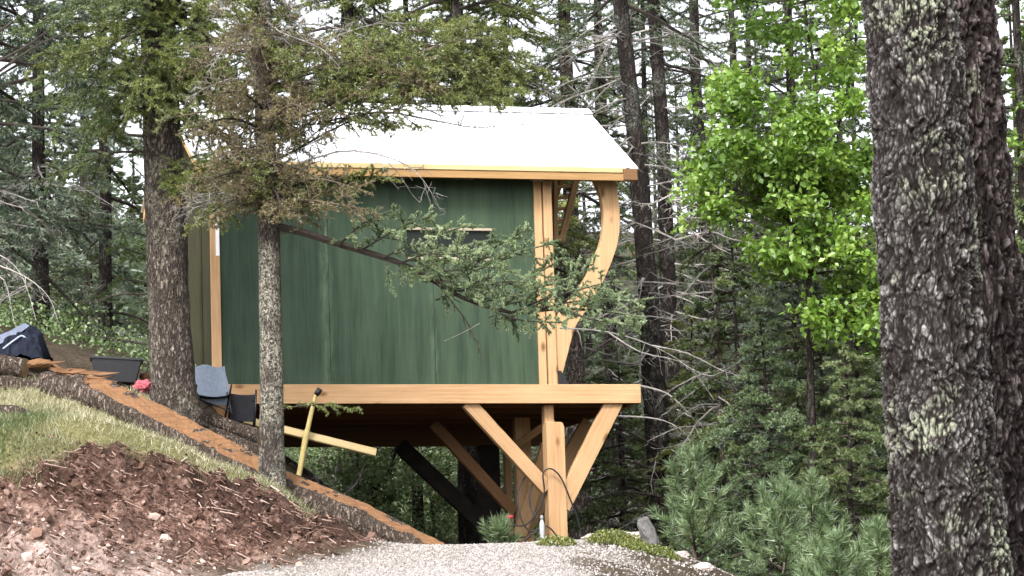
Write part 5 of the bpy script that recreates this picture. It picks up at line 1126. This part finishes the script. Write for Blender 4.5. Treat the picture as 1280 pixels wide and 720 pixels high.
# the wood on the far hillside, one mass of distant crowns
NF = 900; X = rf.uniform(-40, 40, NF); Y = rf.uniform(66, 190, NF); ok = np.abs(X) < Y * .2 + 3; X, Y = X[ok], Y[ok]; NF = len(X); Z = zg(X, Y)
Hh = rf.uniform(3.5, 7.0, NF); g = Geo(); M_ = 420; i = np.repeat(np.arange(NF), M_); t = 1 - np.sqrt(rf.random(len(i))); a = rf.uniform(0, 6.28, len(i)); rad = (1 - t) * Hh[i] * .24 * np.sqrt(rf.random(len(i))) * 1.1
C = np.stack([X[i] + np.cos(a) * rad, Y[i] + np.sin(a) * rad, Z[i] + t * Hh[i]], -1); d = nrm(np.stack([np.cos(a), np.sin(a), rf.normal(-.1, .5, len(i))], -1)) * (Hh[i] * .075)[:, None]; w = nrm(np.cross(d, rf.normal(size=d.shape))) * (Hh[i] * .011)[:, None]
tt = np.clip(rf.normal(.45, .2, NF)[i] + rf.normal(0, .15, len(i)), 0, 1)
g.add(np.stack([C - w, C + w, C + d], 1), t=(np.arange(len(i)) * 3)[:, None] + np.array([[0, 1, 2]]), tint=tt)
tag(g.build('far_wood', [foliage('far_needles', (.018, .032, .016), (.045, .070, .034), (.09, .12, .06))]), 'green wood covering the far hillside behind the cabin', 'wood', kind='stuff')
# ------------------------------------------------------------------ daylight: bright overcast
W = bpy.data.worlds.new('World'); S.world = W; W.use_nodes = True; nt = W.node_tree; nt.nodes.clear()
sky = nt.nodes.new('ShaderNodeTexSky'); sky.sky_type = 'NISHITA'; sky.sun_disc = False; EL, AZ = math.radians(42), math.radians(200)
sky.sun_elevation = EL; sky.sun_rotation = AZ; sky.air_density = 1.; sky.dust_density = 4.; sky.ozone_density = 1.
bw = nt.nodes.new('ShaderNodeRGBToBW'); nt.links.new(sky.outputs[0], bw.inputs[0])
cl = nt.nodes.new('ShaderNodeMix'); cl.data_type = 'RGBA'; cl.blend_type = 'MULTIPLY'; cl.inputs[0].default_value = 1; nt.links.new(bw.outputs[0], cl.inputs[6]); cl.inputs[7].default_value = (1.55, 1.58, 1.66, 1)
mx = nt.nodes.new('ShaderNodeMix'); mx.data_type = 'RGBA'; mx.inputs[0].default_value = .85; nt.links.new(sky.outputs[0], mx.inputs[6]); nt.links.new(cl.outputs[2], mx.inputs[7])
bg = nt.nodes.new('ShaderNodeBackground'); bg.inputs[1].default_value = .15; nt.links.new(mx.outputs[2], bg.inputs[0])
wo = nt.nodes.new('ShaderNodeOutputWorld'); nt.links.new(bg.outputs[0], wo.inputs[0])
sd = bpy.data.lights.new('sun', 'SUN'); sd.energy = 1.5; sd.angle = math.radians(14); sd.color = (1, .96, .90); so = bpy.data.objects.new('sun', sd); LINK(so)
to_sun = Vector((math.sin(AZ) * math.cos(EL), math.cos(AZ) * math.cos(EL), math.sin(EL)))
so.rotation_euler = to_sun.to_track_quat('Z', 'Y').to_euler(); so.location = (0, 20, 30)
vs = S.view_settings; vs.view_transform = 'Standard'; vs.look = 'None'; vs.gamma = 1; vs.use_curve_mapping = False; vs.exposure = 1.32
S.render.engine = 'CYCLES'; cy = S.cycles; cy.max_bounces = 6; cy.diffuse_bounces = 3; cy.glossy_bounces = 2; cy.transmission_bounces = 3; cy.use_denoising = True; cy.caustics_reflective = False; cy.caustics_refractive = False
S.render.resolution_x = 1024; S.render.resolution_y = 576
